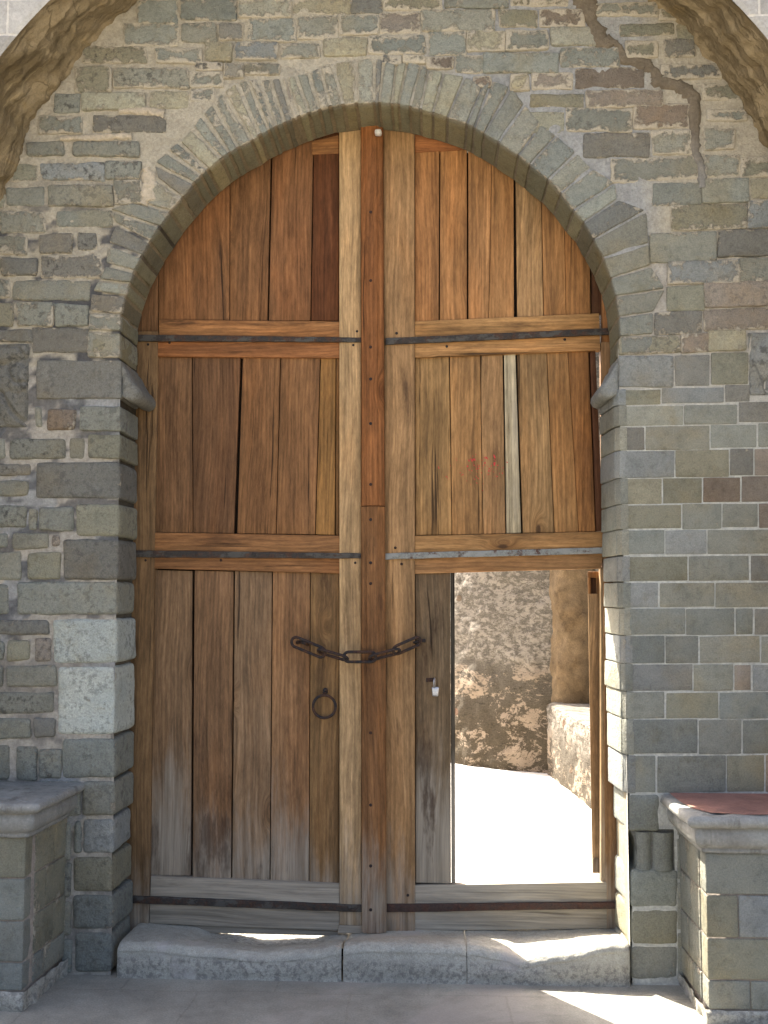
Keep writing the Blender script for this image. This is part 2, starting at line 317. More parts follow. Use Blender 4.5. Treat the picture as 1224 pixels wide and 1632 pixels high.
# --- facing stones, read off the photograph row by row: x0, y0, x1, y1 (, colour)
PAL = {'g': (113, 112, 102), 'w': (121, 119, 107), 'o': (114, 110, 94), 'd': (103, 100, 92), 'p': (120, 110, 98), 'r': (104, 93, 81), 'b': (116, 116, 111),
       'l': (154, 157, 149), 't': (132, 127, 109), 'e': (109, 109, 101)}
UP = """219,0,281,35 288,-2,375,30 380,-2,463,25w 467,-2,558,22t 561,-4,608,20d 612,-5,705,14o 710,-5,810,10 815,-4,905,8o
197,37,284,70 289,36,344,65 349,36,387,61d 395,29,470,62 473,26,538,59 541,24,603,53 606,20,669,52p 672,15,788,47 797,16,855,40o 861,16,931,40r 948,4,1048,24 1052,12,1085,30o
130,74,233,99o 248,76,320,98 327,68,369,96t 375,66,441,93b 448,69,508,91 517,60,584,87t 587,56,677,84 684,50,742,87 745,50,804,79t 807,46,873,77 879,43,950,71w 990,38,1074,54o 1080,40,1118,62o
120,106,176,144o 180,107,299,137w 303,114,356,137 311,98,353,111d 357,100,386,122b 391,101,445,116 609,87,639,101d 642,86,677,99t 680,90,722,108r 726,87,769,114 772,83,889,113 894,76,989,106 998,65,1047,91o 1060,62,1108,88d
87,150,126,178 129,147,228,172t 239,146,299,171t 304,140,340,160 755,120,782,136r 814,117,842,143t 849,115,912,142p 918,108,1027,139r 1054,102,1152,124d
60,184,130,211 149,184,263,209d 846,149,930,168o 934,144,1055,169p 1120,132,1178,158o
42,225,98,246 117,226,220,247 842,178,900,212t 904,172,1007,208 1011,165,1099,203r 1128,174,1192,190
15,261,60,288o 65,259,165,285b 167,256,222,284 932,213,1035,249d 1039,207,1104,244 1124,205,1172,236
-45,262,10,290o -40,298,6,328o 9,299,69,327 77,295,178,326w 181,287,226,322 975,251,1121,287 1125,246,1177,280 1182,250,1300,280o
-45,340,-2,368 0,338,70,370 91,335,178,361w 1042,292,1118,325 1121,285,1194,320 1198,284,1300,314t
-45,377,42,403 62,373,113,401d 124,371,154,396d 1070,327,1190,365o 1193,319,1300,361b
-45,412,-6,438 0,411,57,437d 66,407,160,441d 1038,371,1142,416w 1147,366,1240,407d 1245,366,1300,405
-45,443,14,473 19,448,142,477 1066,416,1178,450b 1180,410,1300,446
-45,484,20,519o 26,482,83,518w 87,485,139,518w 1064,456,1122,494o 1124,449,1250,487p
-45,527,48,543d 51,524,141,561d 1044,497,1118,530d 1123,493,1240,523p
989,536,1083,563o 1086,533,1129,560p 1131,528,1189,557t
1076,566,1131,615d 1134,562,1193,612o
992,621,1053,645o 1055,618,1154,642b 1156,613,1195,640d
993,647,1089,678w 1091,645,1175,676 1178,640,1310,672d
995,681,1027,717d 1029,679,1131,717w 1133,677,1206,713 1209,674,1310,711
995,719,1075,761b 1077,717,1162,760o 1164,715,1201,757d 1203,715,1310,757p
995,763,1055,803o 1057,762,1119,802o 1121,761,1180,800r 1182,758,1310,799r
997,805,1086,842o 1088,803,1150,843 1152,803,1208,840 1210,802,1310,841r
999,845,1059,883 1061,845,1126,883b 1128,844,1310,882
1000,887,1096,926o 1098,886,1194,925 1197,885,1310,925d
1001,929,1049,968b 1052,929,1139,967w 1141,928,1310,967w
1003,970,1092,1011e 1094,970,1171,1012 1173,970,1200,1011 1203,970,1310,1011d
1003,1014,1059,1057e 1061,1014,1113,1057e 1116,1014,1211,1056 1214,1014,1310,1056
1003,1059,1104,1101b 1106,1059,1169,1101w 1171,1060,1197,1100p 1200,1059,1310,1101b
1005,1103,1059,1145 1062,1104,1145,1145o 1147,1103,1310,1145e
1007,1147,1112,1201e 1114,1147,1182,1202e 1184,1147,1310,1201
1008,1205,1045,1263 1048,1205,1157,1263 1159,1204,1218,1262o 1221,1203,1310,1262p
54,647,66,681 73,650,119,686r
-45,698,8,731 14,698,103,731 109,697,135,730
-45,738,48,759d -45,765,45,790
-45,805,42,841 44,809,58,845 61,807,116,846 
-45,850,12,873 20,850,77,876w 81,852,95,871p
-45,878,33,925w 42,880,95,923o -45,931,14,979
-45,988,77,1011d -45,1021,5,1052 9,1020,47,1053o 54,1017,80,1055p
-45,1062,4,1096 8,1061,89,1095 -45,1102,85,1137 -45,1144,49,1178 52,1145,89,1176d
-45,1188,15,1244 24,1189,58,1244 60,1194,97,1244 
-45,1246,60,1300 62,1246,126,1302 117,1309,128,1360
-45,1310,112,1370 -45,1375,112,1432 -45,1438,112,1492 -45,1498,112,1552 1080,1270,1310,1330 1080,1336,1310,1400 1080,1406,1310,1480 1080,1486,1310,1560"""
# quoins run back through the jamb
QU = """141,500,191,526w 147,531,191,562o
126,647,192,686g 140,692,191,730o 56,736,190,794d 120,802,190,855o 99,859,188,925d 25,927,186,981g
83,986,186,1057l 91,1062,182,1172l 98,1177,182,1240g 130,1246,182,1301g 131,1305,181,1362b 115,1366,178,1423o 115,1427,180,1483e 118,1487,178,1550e"""
def parse(t):
    out = []
    for w in t.split():
        k = w[-1] if w[-1].isalpha() else 'g'; out.append((*[float(x) for x in w.rstrip('abcdefghijklmnopqrstuvwxyz').split(',')], k))
    return out
def stone_col(k, j=.09):
    c = [1.57*v for v in L(PAL[k])]; m = 1+rnd.uniform(-j, j)*1.5; h = rnd.uniform(-j, j)*.35; return tuple(v*m*q for v, q in zip(c, (1+h, 1.015, 1-h)))
mbS = MB()
def zone(x, y):
    "lime smear, lichen, edge rounding, outline wander, relief for a stone at photo point x, y"
    if x > 960 and y > 555: return (.18, .10, .004, .0012, .0016)
    if x < 240 and y > 620: return (.35, .45, .014, .005, .005)
    if x < 240: return (.7, .55, .012, .006, .005)
    if y > 280 and x > 880: return (.6, .35, .008, .0035, .004)
    return (.95, .3, .010, .006, .005)
for (x0, y0, x1, y1, k) in parse(UP):
    xm, ym = (x0+x1)/2, (y0+y1)/2; lm, dk, r, wb, am = zone(xm, ym)
    tl = -.012 if xm > 985 else 0
    if 250 < ym < 570 and xm > 900: tl = -.035
    if wb > .003 and ym < 640: x0 -= 1.6; x1 += 1.6; y0 -= 1.7; y1 += 1.7
    j = 1.2 if wb > .003 else .25; q = [(x+rnd.uniform(-j, j), y+tl*(x-xm)+rnd.uniform(-j, j)) for x, y in rectpx(x0, y0, x1, y1)]
    pr = rnd.uniform(.000, .010) if wb > .003 else rnd.uniform(-.001, .0018)
    f, b = quadpx(q, YF-pr, YF+.06)
    block(mbS, f, b, r, .022 if wb > .003 else .035, am, wb, None, stone_col(k), lm*rnd.uniform(.45, 1.25), dk*rnd.uniform(.2, 1.6))
# extra rows above the picture, up to the crown of the porch
for r_ in range(5):
    y1 = -8-30*r_; x = -20+rnd.uniform(0, 50)
    while x < 1240:
        w = rnd.uniform(50, 115)
        if math.hypot(P(x+w/2, y1, YF).x+.21, P(x, y1, YF).z-2.9) < 1.75:
            f, b = quadpx(rectpx(x, y1-25, x+w-6, y1), YF-rnd.uniform(0, .006), YF+.06); block(mbS, f, b, .01, .025, .004, .005, None, stone_col(rnd.choice('gwotg')), .8, .3)
        x += w
mbQ = mbS
for (x0, y0, x1, y1, k) in parse(QU):
    lm, dk, r, wb, am = zone(x0, y0); rag = y0 > 730
    f, b = quadpx([(x0, y1+rnd.uniform(-1, 1)), (x1, y1+rnd.uniform(-1, 1)), (x1, y0), (x0, y0)], YF-rnd.uniform(.002, .010), -.012)
    if rag:
        e = rnd.uniform(-.006, .014); b[1].x += e; b[2].x += e
    block(mbQ, f, b, .018 if rag else .008, .022, .006, .004, None, stone_col(k), lm*.7, dk)
# right jamb: squared ashlar, chamfered arris
QR = [(565, 617), (621, 645), (647, 678), (681, 717), (719, 761), (763, 803), (805, 843), (845, 884), (887, 926), (929, 968), (970, 1012), (1014, 1057), (1059, 1101), (1103, 1145), (1147, 1202), (1205, 1264), (1266, 1325), (1386, 1446), (1449, 1506), (1508, 1562)]
for i, (y0, y1) in enumerate(QR):
    if i == 0: continue
    xf = 985.5+18*(y0-620)/680 + rnd.uniform(-.7, .7); xf = min(xf, 1006)
    k = 'wbgwbgw'[i % 7] if i < 17 else 'woe'[i-17]
    if i < 16: x1 = xf+12
    else: x1 = 1052 if i == 16 else 1081
    o = rnd.uniform(-.003, .005)
    fl, fr = P(xf, y1+.5, YF-.0015), P(x1, y1+.5, YF-.0015); tl_, tr_ = P(xf, y0-.5, YF-.0015), P(x1, y0-.5, YF-.0015)
    f = [fl, fr, tr_, tl_]; cz = .018 if i < 16 else .0
    b = [Vector((fl.x-cz-.022-o, -.012, fl.z)), Vector((fr.x, -.012, fr.z)), Vector((tr_.x, -.012, tr_.z)), Vector((tl_.x-cz-.022-o, -.012, tl_.z))]
    if i < 16:
        m1 = [f[0]+Vector((-cz, .03, 0)), f[1]+Vector((0, .03, 0)), f[2]+Vector((0, .03, 0)), f[3]+Vector((-cz, .03, 0))]
        block(mbQ, m1, b, .006, .03, .002, .002, None, stone_col(k), .2, .1)      # jamb return with rounded inner edge
        block(mbQ, f, [p+Vector((-cz*.9 if t in (0, 3) else 0, .034, 0)) for t, p in enumerate(f)], .003, .03, .0015, .001, None, stone_col(k), .2, .1)
    else:
        block(mbQ, f, b, .016, .025, .006, .003, None, stone_col(k), .2, .15)
mbS.build('masonry', M_STONE, wall)

# --- arch ring: joint lines (inner point, outer point)
J = """190,573,138,571 191,529,140,527 192,501,143,497 199,472,146,465 206,451,156,447 213,432,168,421 225,408,172,388 238,385,186,356 254,361,172,334 270,336,214,322 289,314,252,284 308,291,246,262 320,279,266,240 331,269,286,226 352,252,306,205 365,243,322,182 379,234,340,165 401,223,354,147 413,214,378,131 428,207,394,127 439,201,412,128 453,195,431,126 466,189,448,124 476,185,458,122 492,179,471,120 509,174,492,116 526,169,510,107 547,166,528,100 568,164,569,95 596,163,596,92 604,163,613,97 624,165,631,103 635,166,650,97 653,169,672,103 671,174,682,111 690,179,707,116 713,186,741,121 744,197,768,138 756,203,783,128 772,212,814,139 795,226,836,166 826,247,862,198 845,262,886,216 874,286,919,242 894,307,944,268 914,335,981,291 931,354,984,317 947,381,1030,335 962,411,1034,388 975,443,1037,423 982,472,1061,460 987,505,1041,497 989,536,1041,533 989,565,1084,565"""
js = [tuple(float(v) for v in w.split(',')) for w in J.split()]
mbA = MB()
for i in range(len(js)-1):
    (a0, b0, c0, d0), (a1, b1, c1, d1) = js[i], js[i+1]
    if i == len(js)-2: c1 = 1040
    left = i < 28
    ln = math.hypot(a1-a0, b1-b0); g = min(.24, (2.6 if left else 1.7)/max(ln, 1))
    def mixp(p, q, t): return (p[0]*(1-t)+q[0]*t, p[1]*(1-t)+q[1]*t)
    i0, i1, o0, o1 = mixp((a0, b0), (a1, b1), g), mixp((a1, b1), (a0, b0), g), mixp((c0, d0), (c1, d1), g), mixp((c1, d1), (c0, d0), g)
    pr = rnd.uniform(.001, .007)
    f, b = quadpx([o0, i0, i1, o1], YF-pr, -.010)
    # seen from the front the order must run anticlockwise: bl, br, tr, tl
    k = rnd.choice('gwwgd') if i < 10 else (rnd.choice('gdwgt') if i < 36 else rnd.choice('gedwg'))
    if i in (49, 45, 3): k = 'w'
    if i in (22,): k = 'p'
    lm = (.55 if i < 9 else 0.62 if i < 31 else .5 if i < 44 else .45)*rnd.uniform(.7, 1.2)
    block(mbA, f, b, .007, .02, .004, .004 if left else .003, None, stone_col(k), lm, .25, depth_step=.04)
STAIN_SHADE = (.78, .72, .56)          # old brown stain of the ring's underside, with shade painted into the colour
mbA.c = [tuple(c_*(1-t_+t_*k_) for c_, k_ in zip(c, STAIN_SHADE)) for c, p in zip(mbA.c, mbA.v) for t_ in [max(0, min(1, (p[1]-YF-.006)/.012))]]
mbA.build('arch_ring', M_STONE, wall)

# --- mortar bed
def mort_col(p):
    x, z = p[0], p[2]; q = P(0, 0, YF); nx = .5+.5*nz((x, 0, z), 3, 5); fine = nz((x*.42, 0, z), 15, 9)+.6*nz((x*.6, 0, z), 32, 19)
    cream, slate, blue, white, grey = (.43, .382, .288), (.075, .076, .080), (.34, .335, .31), (.55, .54, .47), (.43, .39, .32)
    c = cream
    if z > 3.05:                               # upper part: cream left, blue-grey repointing right of the crown
        t = max(0, min(1, (x+.10)/.25+fine*.5))*max(0, min(1, (1.02-x)/.12)); c = tuple(a*(1-t)+b*t for a, b in zip(cream, blue))
    elif x > .2:
        t = max(0, min(1, (2.7-z)/.5)); c = tuple(a*(1-t)+b*t for a, b in zip(grey, white))
    if x < -.75 and z < 3.6:
        base = cream if z > 2.6 else (grey if nx > .45 else blue)
        s = max(0, min(1, (fine+.02)*5))*max(0, min(1, (-x-1.0)/.2))*(1.0 if z > 1.35 else .55)*max(0, min(1, (3.5-z)/.3)); s *= .9 if z > 2.5 else .7
        c = tuple(a*(1-s)+b*s for a, b in zip(base, slate))
    return c
ha, hb = P(990, 1388, YF), P(1076, 1322, YF)
def hollow(x, z): return ha.x < x < hb.x and ha.z < z < hb.z
jp = [P(a_, b_, YF) for a_, b_, _, _ in js]
JA = sorted((math.atan2(p.z-AC[1], p.x-AC[0]), math.hypot(p.z-AC[1], p.x-AC[0])) for p in jp)
JLz = sorted(((P(x1, (y0+y1)/2, YF).z, P(x1, (y0+y1)/2, YF).x) for (x0, y0, x1, y1, k) in parse(QU)))
def lerp_tab(T, t):
    if t <= T[0][0]: return T[0][1]
    for (a_, u_), (b_, w_) in zip(T, T[1:]):
        if t <= b_: return u_+(w_-u_)*(t-a_)/max(b_-a_, 1e-6)
    return T[-1][1]
def sdist(x, z):
    "distance outside the edge of the opening, and the way out"
    if z > AC[1]-.02:
        d = Vector((x-AC[0], 0, z-AC[1])); return d.length-lerp_tab(JA, math.atan2(d.z, d.x)), d.normalized()
    if x < AC[0]: return lerp_tab(JLz, z)-x, Vector((-1, 0, 0))
    py = 945+(1.6-z)*373; return x-P(min(985.5+18*(py-620)/680, 1006), py, YF).x, Vector((1, 0, 0))
mbM = MB()
X0, X1, Z0, Z1 = -2.12, 1.72, -.02, 4.72; NX, NZ = int((X1-X0)/.014), int((Z1-Z0)/.014)
def mort(u, v):
    x, z = X0+(X1-X0)*u, Z0+(Z1-Z0)*v
    smooth = 1 if (x > .7 and z < 2.55) else 0
    n_ = nz((x, 0, z), 10, 2)*.6+nz((x, 0, z), 28, 4)*.5
    rec = .0035+.0012*n_ if smooth else .0070+.0065*n_
    if -.2 < nz((x, 0, z), 2.2, 41) and z > 3.0 and not smooth: rec -= .003
    p = Vector((x, YF+rec, z)); sd_, dr = sdist(x, z)
    return p+dr*(.004-sd_) if -.03 < sd_ < .004 else p
grid(mbM, mort, NX, NZ, mort_col, (0, 0, 0), keep=lambda u, v: sdist(X0+(X1-X0)*u, Z0+(Z1-Z0)*v)[0] > -.006 and not hollow(X0+(X1-X0)*u, Z0+(Z1-Z0)*v))
# joints inside the reveal
pp = opening(.006)[:2]+[Vector((p.x, 0, p.z))+(Vector((p.x, 0, p.z))-Vector((AC[0], 0, min(AC[1], p.z)))).normalized()*.003 for p in jp]+opening(.006)[-2:]; vs = []; fs = []; ny = 9
for i, p in enumerate(pp):
    for j in range(ny+1):
        y = YF+.004+(-.004-YF-.004)*j/ny
        d = Vector((p.x-AC[0], 0, max(0, p.z-AC[1]))).normalized(); vs.append(Vector((p.x, y, p.z))+d*.004*nz(p+Vector((0, y, 0)), 18, 3))
for i in range(len(pp)-1):
    for j in range(ny): a_ = i*(ny+1)+j; fs.append((a_, a_+1, a_+ny+2, a_+ny+1))
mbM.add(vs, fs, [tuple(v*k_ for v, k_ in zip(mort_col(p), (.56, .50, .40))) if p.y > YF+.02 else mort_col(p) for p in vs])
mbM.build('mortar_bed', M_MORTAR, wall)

# --- imposts with their round corbels
def impost(x0, x1, y0, y1, sx, k):
    mb = MB(); f, b = quadpx(rectpx(x0, y0, x1, y1), YF-.004, -.012)
    block(mb, f, b, .008, .02, .004, .003, None, stone_col(k, .02), .25, .4)
    xe = (f[1].x if sx > 0 else f[0].x); zt_, zb = f[3].z, f[0].z
    # swelling profile (out from the jamb, height) swept along the reveal
    prof = [(-.01, zt_-.01), (.012, zt_-.035), (.030, zt_-.072), (.048, zt_-.100), (.066, zt_-.118), (.078, zt_-.138), (.080, zt_-.158), (.070, zt_-.176), (.050, zt_-.186), (.022, zt_-.178), (-.01, zt_-.160)]
    ys = [YF+.012, YF+.006, YF+.014, -.20, -.14, -.08, -.014]; sc = [0, .55, .92, 1, 1, 1, 1]
    vs = []; fs = []; n_ = len(prof)
    for y, s in zip(ys, sc):
        for (o, z) in prof:
            p = Vector((xe+sx*(o if o < 0 else o*s), y+(0 if s > .9 else 0), zt_-.12+(z-zt_+.12)*(.5+.5*s))); vs.append(p+Vector((sx, 0, 0))*.003*nz(p, 25, 3))
    for i in range(len(ys)-1):
        for j in range(n_-1): q = (i*n_+j, i*n_+j+1, (i+1)*n_+j+1, (i+1)*n_+j); fs.append(q if sx < 0 else q[::-1])
    mb.add(vs, fs, stone_col(k, .02), (.1, .2, .4)); return mb.build('impost', M_STONE, wall)
impost(57, 193, 574, 635, 1, 'd'); impost(986.5, 1074, 566, 617, -1, 'b')

# --- carved panels let into the wall
def carved(name, x0, y0, x1, y1, k, strokes, lumps):
    mb = MB(); a_, b_ = P(x0, y1, YF), P(x1, y0, YF); nu, nv = int((b_.x-a_.x)/.006), int((b_.z-a_.z)/.006)
    def fn(u, v):
        px, py = x0+(x1-x0)*u, y1+(y0-y1)*v; h = .004
        for (cx, cy, rx, ry, hh) in lumps:
            d = ((px-cx)/rx)**2+((py-cy)/ry)**2
            if d < 1: h = max(h, hh*math.sqrt(1-d)+.004)
        for pts, w, hh in strokes:
            dm = 1e9
            for (ax, ay), (bx, by) in zip(pts, pts[1:]):
                t = max(0, min(1, ((px-ax)*(bx-ax)+(py-ay)*(by-ay))/((bx-ax)**2+(by-ay)**2+1e-9))); dm = min(dm, math.hypot(px-ax-t*(bx-ax), py-ay-t*(by-ay)))
            if dm < w: h += hh*(1-(dm/w)**2)
        e = min(u, 1-u, v, 1-v); h -= .02*max(0, 1-e/.03)
        p = Vector((a_.x+(b_.x-a_.x)*u, YF-h, a_.z+(b_.z-a_.z)*v)); return p+Vector((0, .0015*nz(p, 40, 2), 0))
    grid(mb, fn, nu, nv, stone_col(k, .02), (.1, .05, .6)); return mb.build(name, M_STONE, wall)
carved('carved_panel', -46, 546, 47, 683, 'd', [([(48, 676), (34, 668), (18, 650), (6, 632), (-8, 618)], 5, -.016), ([(45, 640), (30, 600), (42, 572), (30, 552), (12, 554)], 3, -.010), ([(46, 610), (28, 612), (18, 600), (16, 590)], 3, -.014)],
       [(6, 566, 14, 14, .03), (28, 560, 20, 13, .022), (30, 605, 17, 26, .026), (8, 605, 17, 22, .018), (26, 650, 26, 30, .016), (-26, 600, 20, 50, .02)])
carved('carved_panel', 1193, 527, 1300, 632, 'b', [([(1198, 575), (1208, 600), (1216, 625)], 3, .010), ([(1236, 600), (1220, 606), (1218, 622), (1230, 628)], 3, -.010), ([(1200, 535), (1195, 585)], 3, -.012)],
       [(1245, 575, 40, 42, .018)])

# --- little paired shafts worked into the foot of the right jamb
mb = MB()
for (xc, w) in ((1025, 13.5), (1056, 17)):
    a_, b_ = P(xc, 1385, YF+.02), P(xc, 1325, YF+.02); rr = w/374
    grid(mb, lambda u, v: (lambda p, an: Vector((p.x-rr*math.cos(an)*(1+.10*abs(2*v-1)**4), p.y+.015-rr*math.sin(an), p.z)))(a_.lerp(b_, v), math.pi*(u*1.2-.1)), 20, 14, stone_col('g', .02), (.1, .1, .2))
mb.build('jamb_shafts', M_STONE, wall)
mb = MB()
# hollowed stone between them and the gate (a concave stop to the jamb)
pa = [(1003, 1318), (1006, 1326), (1011, 1336), (1014, 1350), (1016, 1366), (1016, 1378), (1011, 1384), (1004, 1389)]
vs = []; 
for (px, py) in pa:
    for y in (YF+.012, YF+.05, -.16, -.012): p = P(px, py, YF); vs.append(Vector((p.x-.012*(y-YF)/.28, y, p.z)))
mb.add(vs, [(i*4+j, i*4+j+1, i*4+j+5, i*4+j+4) for i in range(len(pa)-1) for j in range(3)], stone_col('w', .02), (.1, .1, .1))
vs = []
for (px, py) in pa:
    p = P(px, py, YF); q = P(1078, py, YF); vs += [Vector((p.x, YF+.010, p.z)), Vector((p.x+.012, YF+.016, p.z)), Vector((q.x, YF+.016, q.z))]
mb.add(vs, [(i*3+j, i*3+j+1, i*3+j+4, i*3+j+3) for i in range(len(pa)-1) for j in range(2)], stone_col('d', .02), (.1, .1, .3))
mb.build('jamb_hollow', M_STONE, wall)

# --- cement repair running down the crack, and a few plaster patches
def ribbon(name, pts, ws, mat, proud, col, seg=9):
    mb = MB(); out = []
    for i in range(len(pts)-1):
        for t in range(seg): s = t/seg; out.append((pts[i][0]*(1-s)+pts[i+1][0]*s, pts[i][1]*(1-s)+pts[i+1][1]*s, ws[i]*(1-s)+ws[i+1]*s))
    out.append((*pts[-1], ws[-1])); vs = []; m = 9
    for i, (x, y, w) in enumerate(out):
        a_, b_ = out[max(0, i-1)], out[min(len(out)-1, i+1)]; d = Vector((b_[0]-a_[0], b_[1]-a_[1], 0)); d.normalize(); nx, ny_ = -d.y, d.x
        for k in range(m):
            t = -1+2*k/(m-1); ww = w*(1+.6*nz((x, y, t > 0), .07, 4)+.5*nz((x, y, t > 0), .21, 4)+.25*nz((x, y, t > 0), .6, 4)); p = P(x+nx*t*ww, y+ny_*t*ww, YF)
            vs.append(Vector((p.x, YF-proud*(1-abs(t)**4*1.6)+.003*nz(p, 40, 8), p.z)))
    fs = [(i*m+k, i*m+k+1, (i+1)*m+k+1, (i+1)*m+k) for i in range(len(out)-1) for k in range(m-1)]
    mb.add(vs, fs, [col(p) if callable(col) else col for p in vs], (.3, .1, .1)); return mb.build(name, mat, wall)
ribbon('cement_repair', [(915, -25), (935, 10), (944, 34), (958, 66), (980, 68), (988, 76), (994, 94), (1030, 102), (1042, 112), (1050, 128), (1085, 138), (1106, 152), (1107, 200), (1108, 240), (1118, 268), (1120, 300)],
       [15, 14, 13, 11, 8, 7, 8, 9, 12, 13, 12, 11, 9, 8, 8, 5], M_MORTAR, .009, lambda p: tuple(a*(1-t)+b*t for t in [max(0, min(1, (3.62-p.z)/.25))] for a, b in zip((.185, .150, .105), (.26, .245, .212))))
for pts, ws in (([(232, 268), (238, 290), (234, 312), (228, 326)], [9, 13, 16, 6]), ([(96, 221), (150, 219), (210, 216)], [3, 6, 5]), ([(190, 177), (235, 176), (262, 182)], [4, 7, 9])):
    ribbon('plaster_patch', pts, ws, M_MORTAR, .008, (.52, .44, .32))
# stray lump of white lime at the crown
mb = MB(); f, b = quadpx(rectpx(597, 204, 608, 212), -.10, -.06); block(mb, f, b, .01, .01, .004, .003, None, L((215, 210, 200)), 0, 0, back=True); mb.build('lime_lump', M_MORTAR, wall)

# ================================================================ PORCH ARCH in front of the wall
YP = -.66
WC, WR = (-.212, 2.897), 1.762; PC, PR = (-.222, 2.68), 1.925
porch = thing('porch_arch', (-.22, YP, 0), 'shallow outer arch with stained brown plaster soffit framing the gate wall', 'arch')
def arc_path(c, r, n=90): return [Vector((c[0]-r, 0, -.02)), Vector((c[0]-r, 0, 1.3))]+[Vector((c[0]-r*math.cos(math.pi*i/n), 0, c[1]+r*math.sin(math.pi*i/n))) for i in range(n+1)]+[Vector((c[0]+r, 0, 1.3)), Vector((c[0]+r, 0, -.02))]
def soffit_mat():
    M = NT('stained plaster', .92, .12); p = M.co(); ra = M.n('VectorMath', _operation='SUBTRACT', i0=p, i1=(0, 0, 2.9)).outputs[0]
    n1 = M.noise(p, 4, 7, .66, .6); n2 = M.noise(p, 24, 6, .72, .3); n3 = M.noise(p, 150, 4, .7); n4 = M.noise(M.vmul(p, (1, .45, 1)), 9, 6, .7)
    c = M.mix(M.ss(n1, .36, .62), L((116, 101, 75)), L((152, 135, 105))); c = M.mix(M.ss(n4, .56, .72, 0, .75), c, L((158, 134, 92))); c = M.mix(M.ss(n2, .62, .74, 0, .7), c, L((80, 66, 46)))
    c = M.mix(1, c, M.gray(M.lin(n3, .2, .8, .78, 1.2)), 'MULTIPLY')
    xs = M.n('SeparateXYZ', i0=ra).outputs; ang = M.math('ARCTAN2', xs[0], xs[2])
    sv = M.n('CombineXYZ', i0=M.math('MULTIPLY', ang, 1.1), i1=M.math('MULTIPLY', xs[1], 9.), i2=M.math('MULTIPLY', n1, .6)).outputs[0]; sn = M.noise(sv, 2.2, 9, .74, .5)
    c = M.mix(M.ss(sn, .50, .62, 0, .5), c, L((92, 77, 54))); c = M.mix(M.ss(sn, .45, .36, 0, .6), c, L((164, 146, 112)))
    crk = M.n('TexVoronoi', _feature='DISTANCE_TO_EDGE', Vector=M.vadd(p, M.vmul(M.n('TexNoise', Vector=p, Scale=8., Detail=5.).outputs['Color'], (.14, .14, .14))), Scale=3.2).outputs['Distance']
    cm = M.math('MULTIPLY', M.ss(crk, .012, .004), M.ss(n1, .50, .60)); c = M.mix(M.math('MULTIPLY', cm, .35), c, (.02, .016, .01))
    M.col(c); M.bump(M.math('SUBTRACT', M.math('ADD', M.math('SUBTRACT', n2, M.math('MULTIPLY', M.ss(sn, .50, .60), .5)), M.math('MULTIPLY', n1, .8)), M.math('MULTIPLY', cm, .4)), .8, .014); return M.m
pa, pb = arc_path(WC, WR), arc_path(PC, PR); mb = MB()
def soff(u, v):
    t = u*(len(pa)-1); i = min(int(t), len(pa)-2); s = t-i; a_ = pa[i].lerp(pa[i+1], s); b_ = pb[i].lerp(pb[i+1], s); p = a_.lerp(b_, v); p.y = YF+.03+(YP-YF-.03)*v
    d = Vector((p.x-WC[0], 0, max(0, p.z-WC[1]))).normalized()
    rough = (.022*nz(p, 4.5, 6)+.016*nz(p, 13, 2)+.012*nz(p, 30, 2)+.006*nz(p, 70, 2))*(1 if v < .93 else .3); 
    if v < .12: rough += (.12-v)/.12*.028*(nz(p, 17, 55)+nz(p, 40, 5)*.5)
    return p+d*rough
grid(mb, soff, 420, 26); mb.build('soffit', soffit_mat(), porch)
def facade_mat():
    M = NT('pale squared facade stone', .9, .2); p = M.co(); q = M.n('CombineXYZ', i0=M.n('SeparateXYZ', i0=p).outputs[0], i1=M.n('SeparateXYZ', i0=p).outputs[2], i2=0.).outputs[0]
    br = M.n('TexBrick', Vector=q, Scale=1.0, **{'Mortar Size': .006, 'Brick Width': .34, 'Row Height': .15, 'Mortar Smooth': .3, 'Color1': (*L((176, 172, 164)), 1), 'Color2': (*L((150, 146, 138)), 1), 'Mortar': (*L((196, 190, 178)), 1)})
    n1 = M.noise(p, 9, 6, .7); n2 = M.noise(p, 90, 4, .7)
    c = M.mix(1, br.outputs['Color'], M.gray(M.lin(n1, .25, .75, .75, 1.2)), 'MULTIPLY'); c = M.mix(1, c, M.gray(M.lin(n2, .25, .75, .8, 1.2)), 'MULTIPLY')
    M.col(c); M.bump(M.math('ADD', n1, M.math('ADD', M.math('MULTIPLY', n2, .4), M.math('MULTIPLY', br.outputs['Fac'], -.5))), .7, .01); return M.m
mb = MB(); n = len(pb); out = []
for p in pb:
    d = p-Vector((PC[0], 0, 1.9)); s = min(6.8/abs(d.x) if abs(d.x) > 1e-6 else 1e9, (2.9 if d.z > 0 else 1.92)/abs(d.z) if abs(d.z) > 1e-6 else 1e9); out.append(Vector((PC[0], 0, 1.9))+d*s)
rim = [p+(p-Vector((PC[0], 0, p.z if p.z < PC[1] else PC[1]))).normalized()*.0 for p in pb]
vs = [Vector((p.x, YP, p.z)) for p in rim]+[Vector((p.x, YP-.006, p.z)) for p in [r+(r-Vector((PC[0], 0, min(r.z, PC[1])))).normalized()*.02 for r in rim]]+[Vector((p.x, YP-.006, p.z)) for p in out]
mb.add(vs, [(k*n+i, (k+1)*n+i, (k+1)*n+i+1, k*n+i+1) for k in range(2) for i in range(n-1)]); mb.build('facade', facade_mat(), porch, smooth=False)

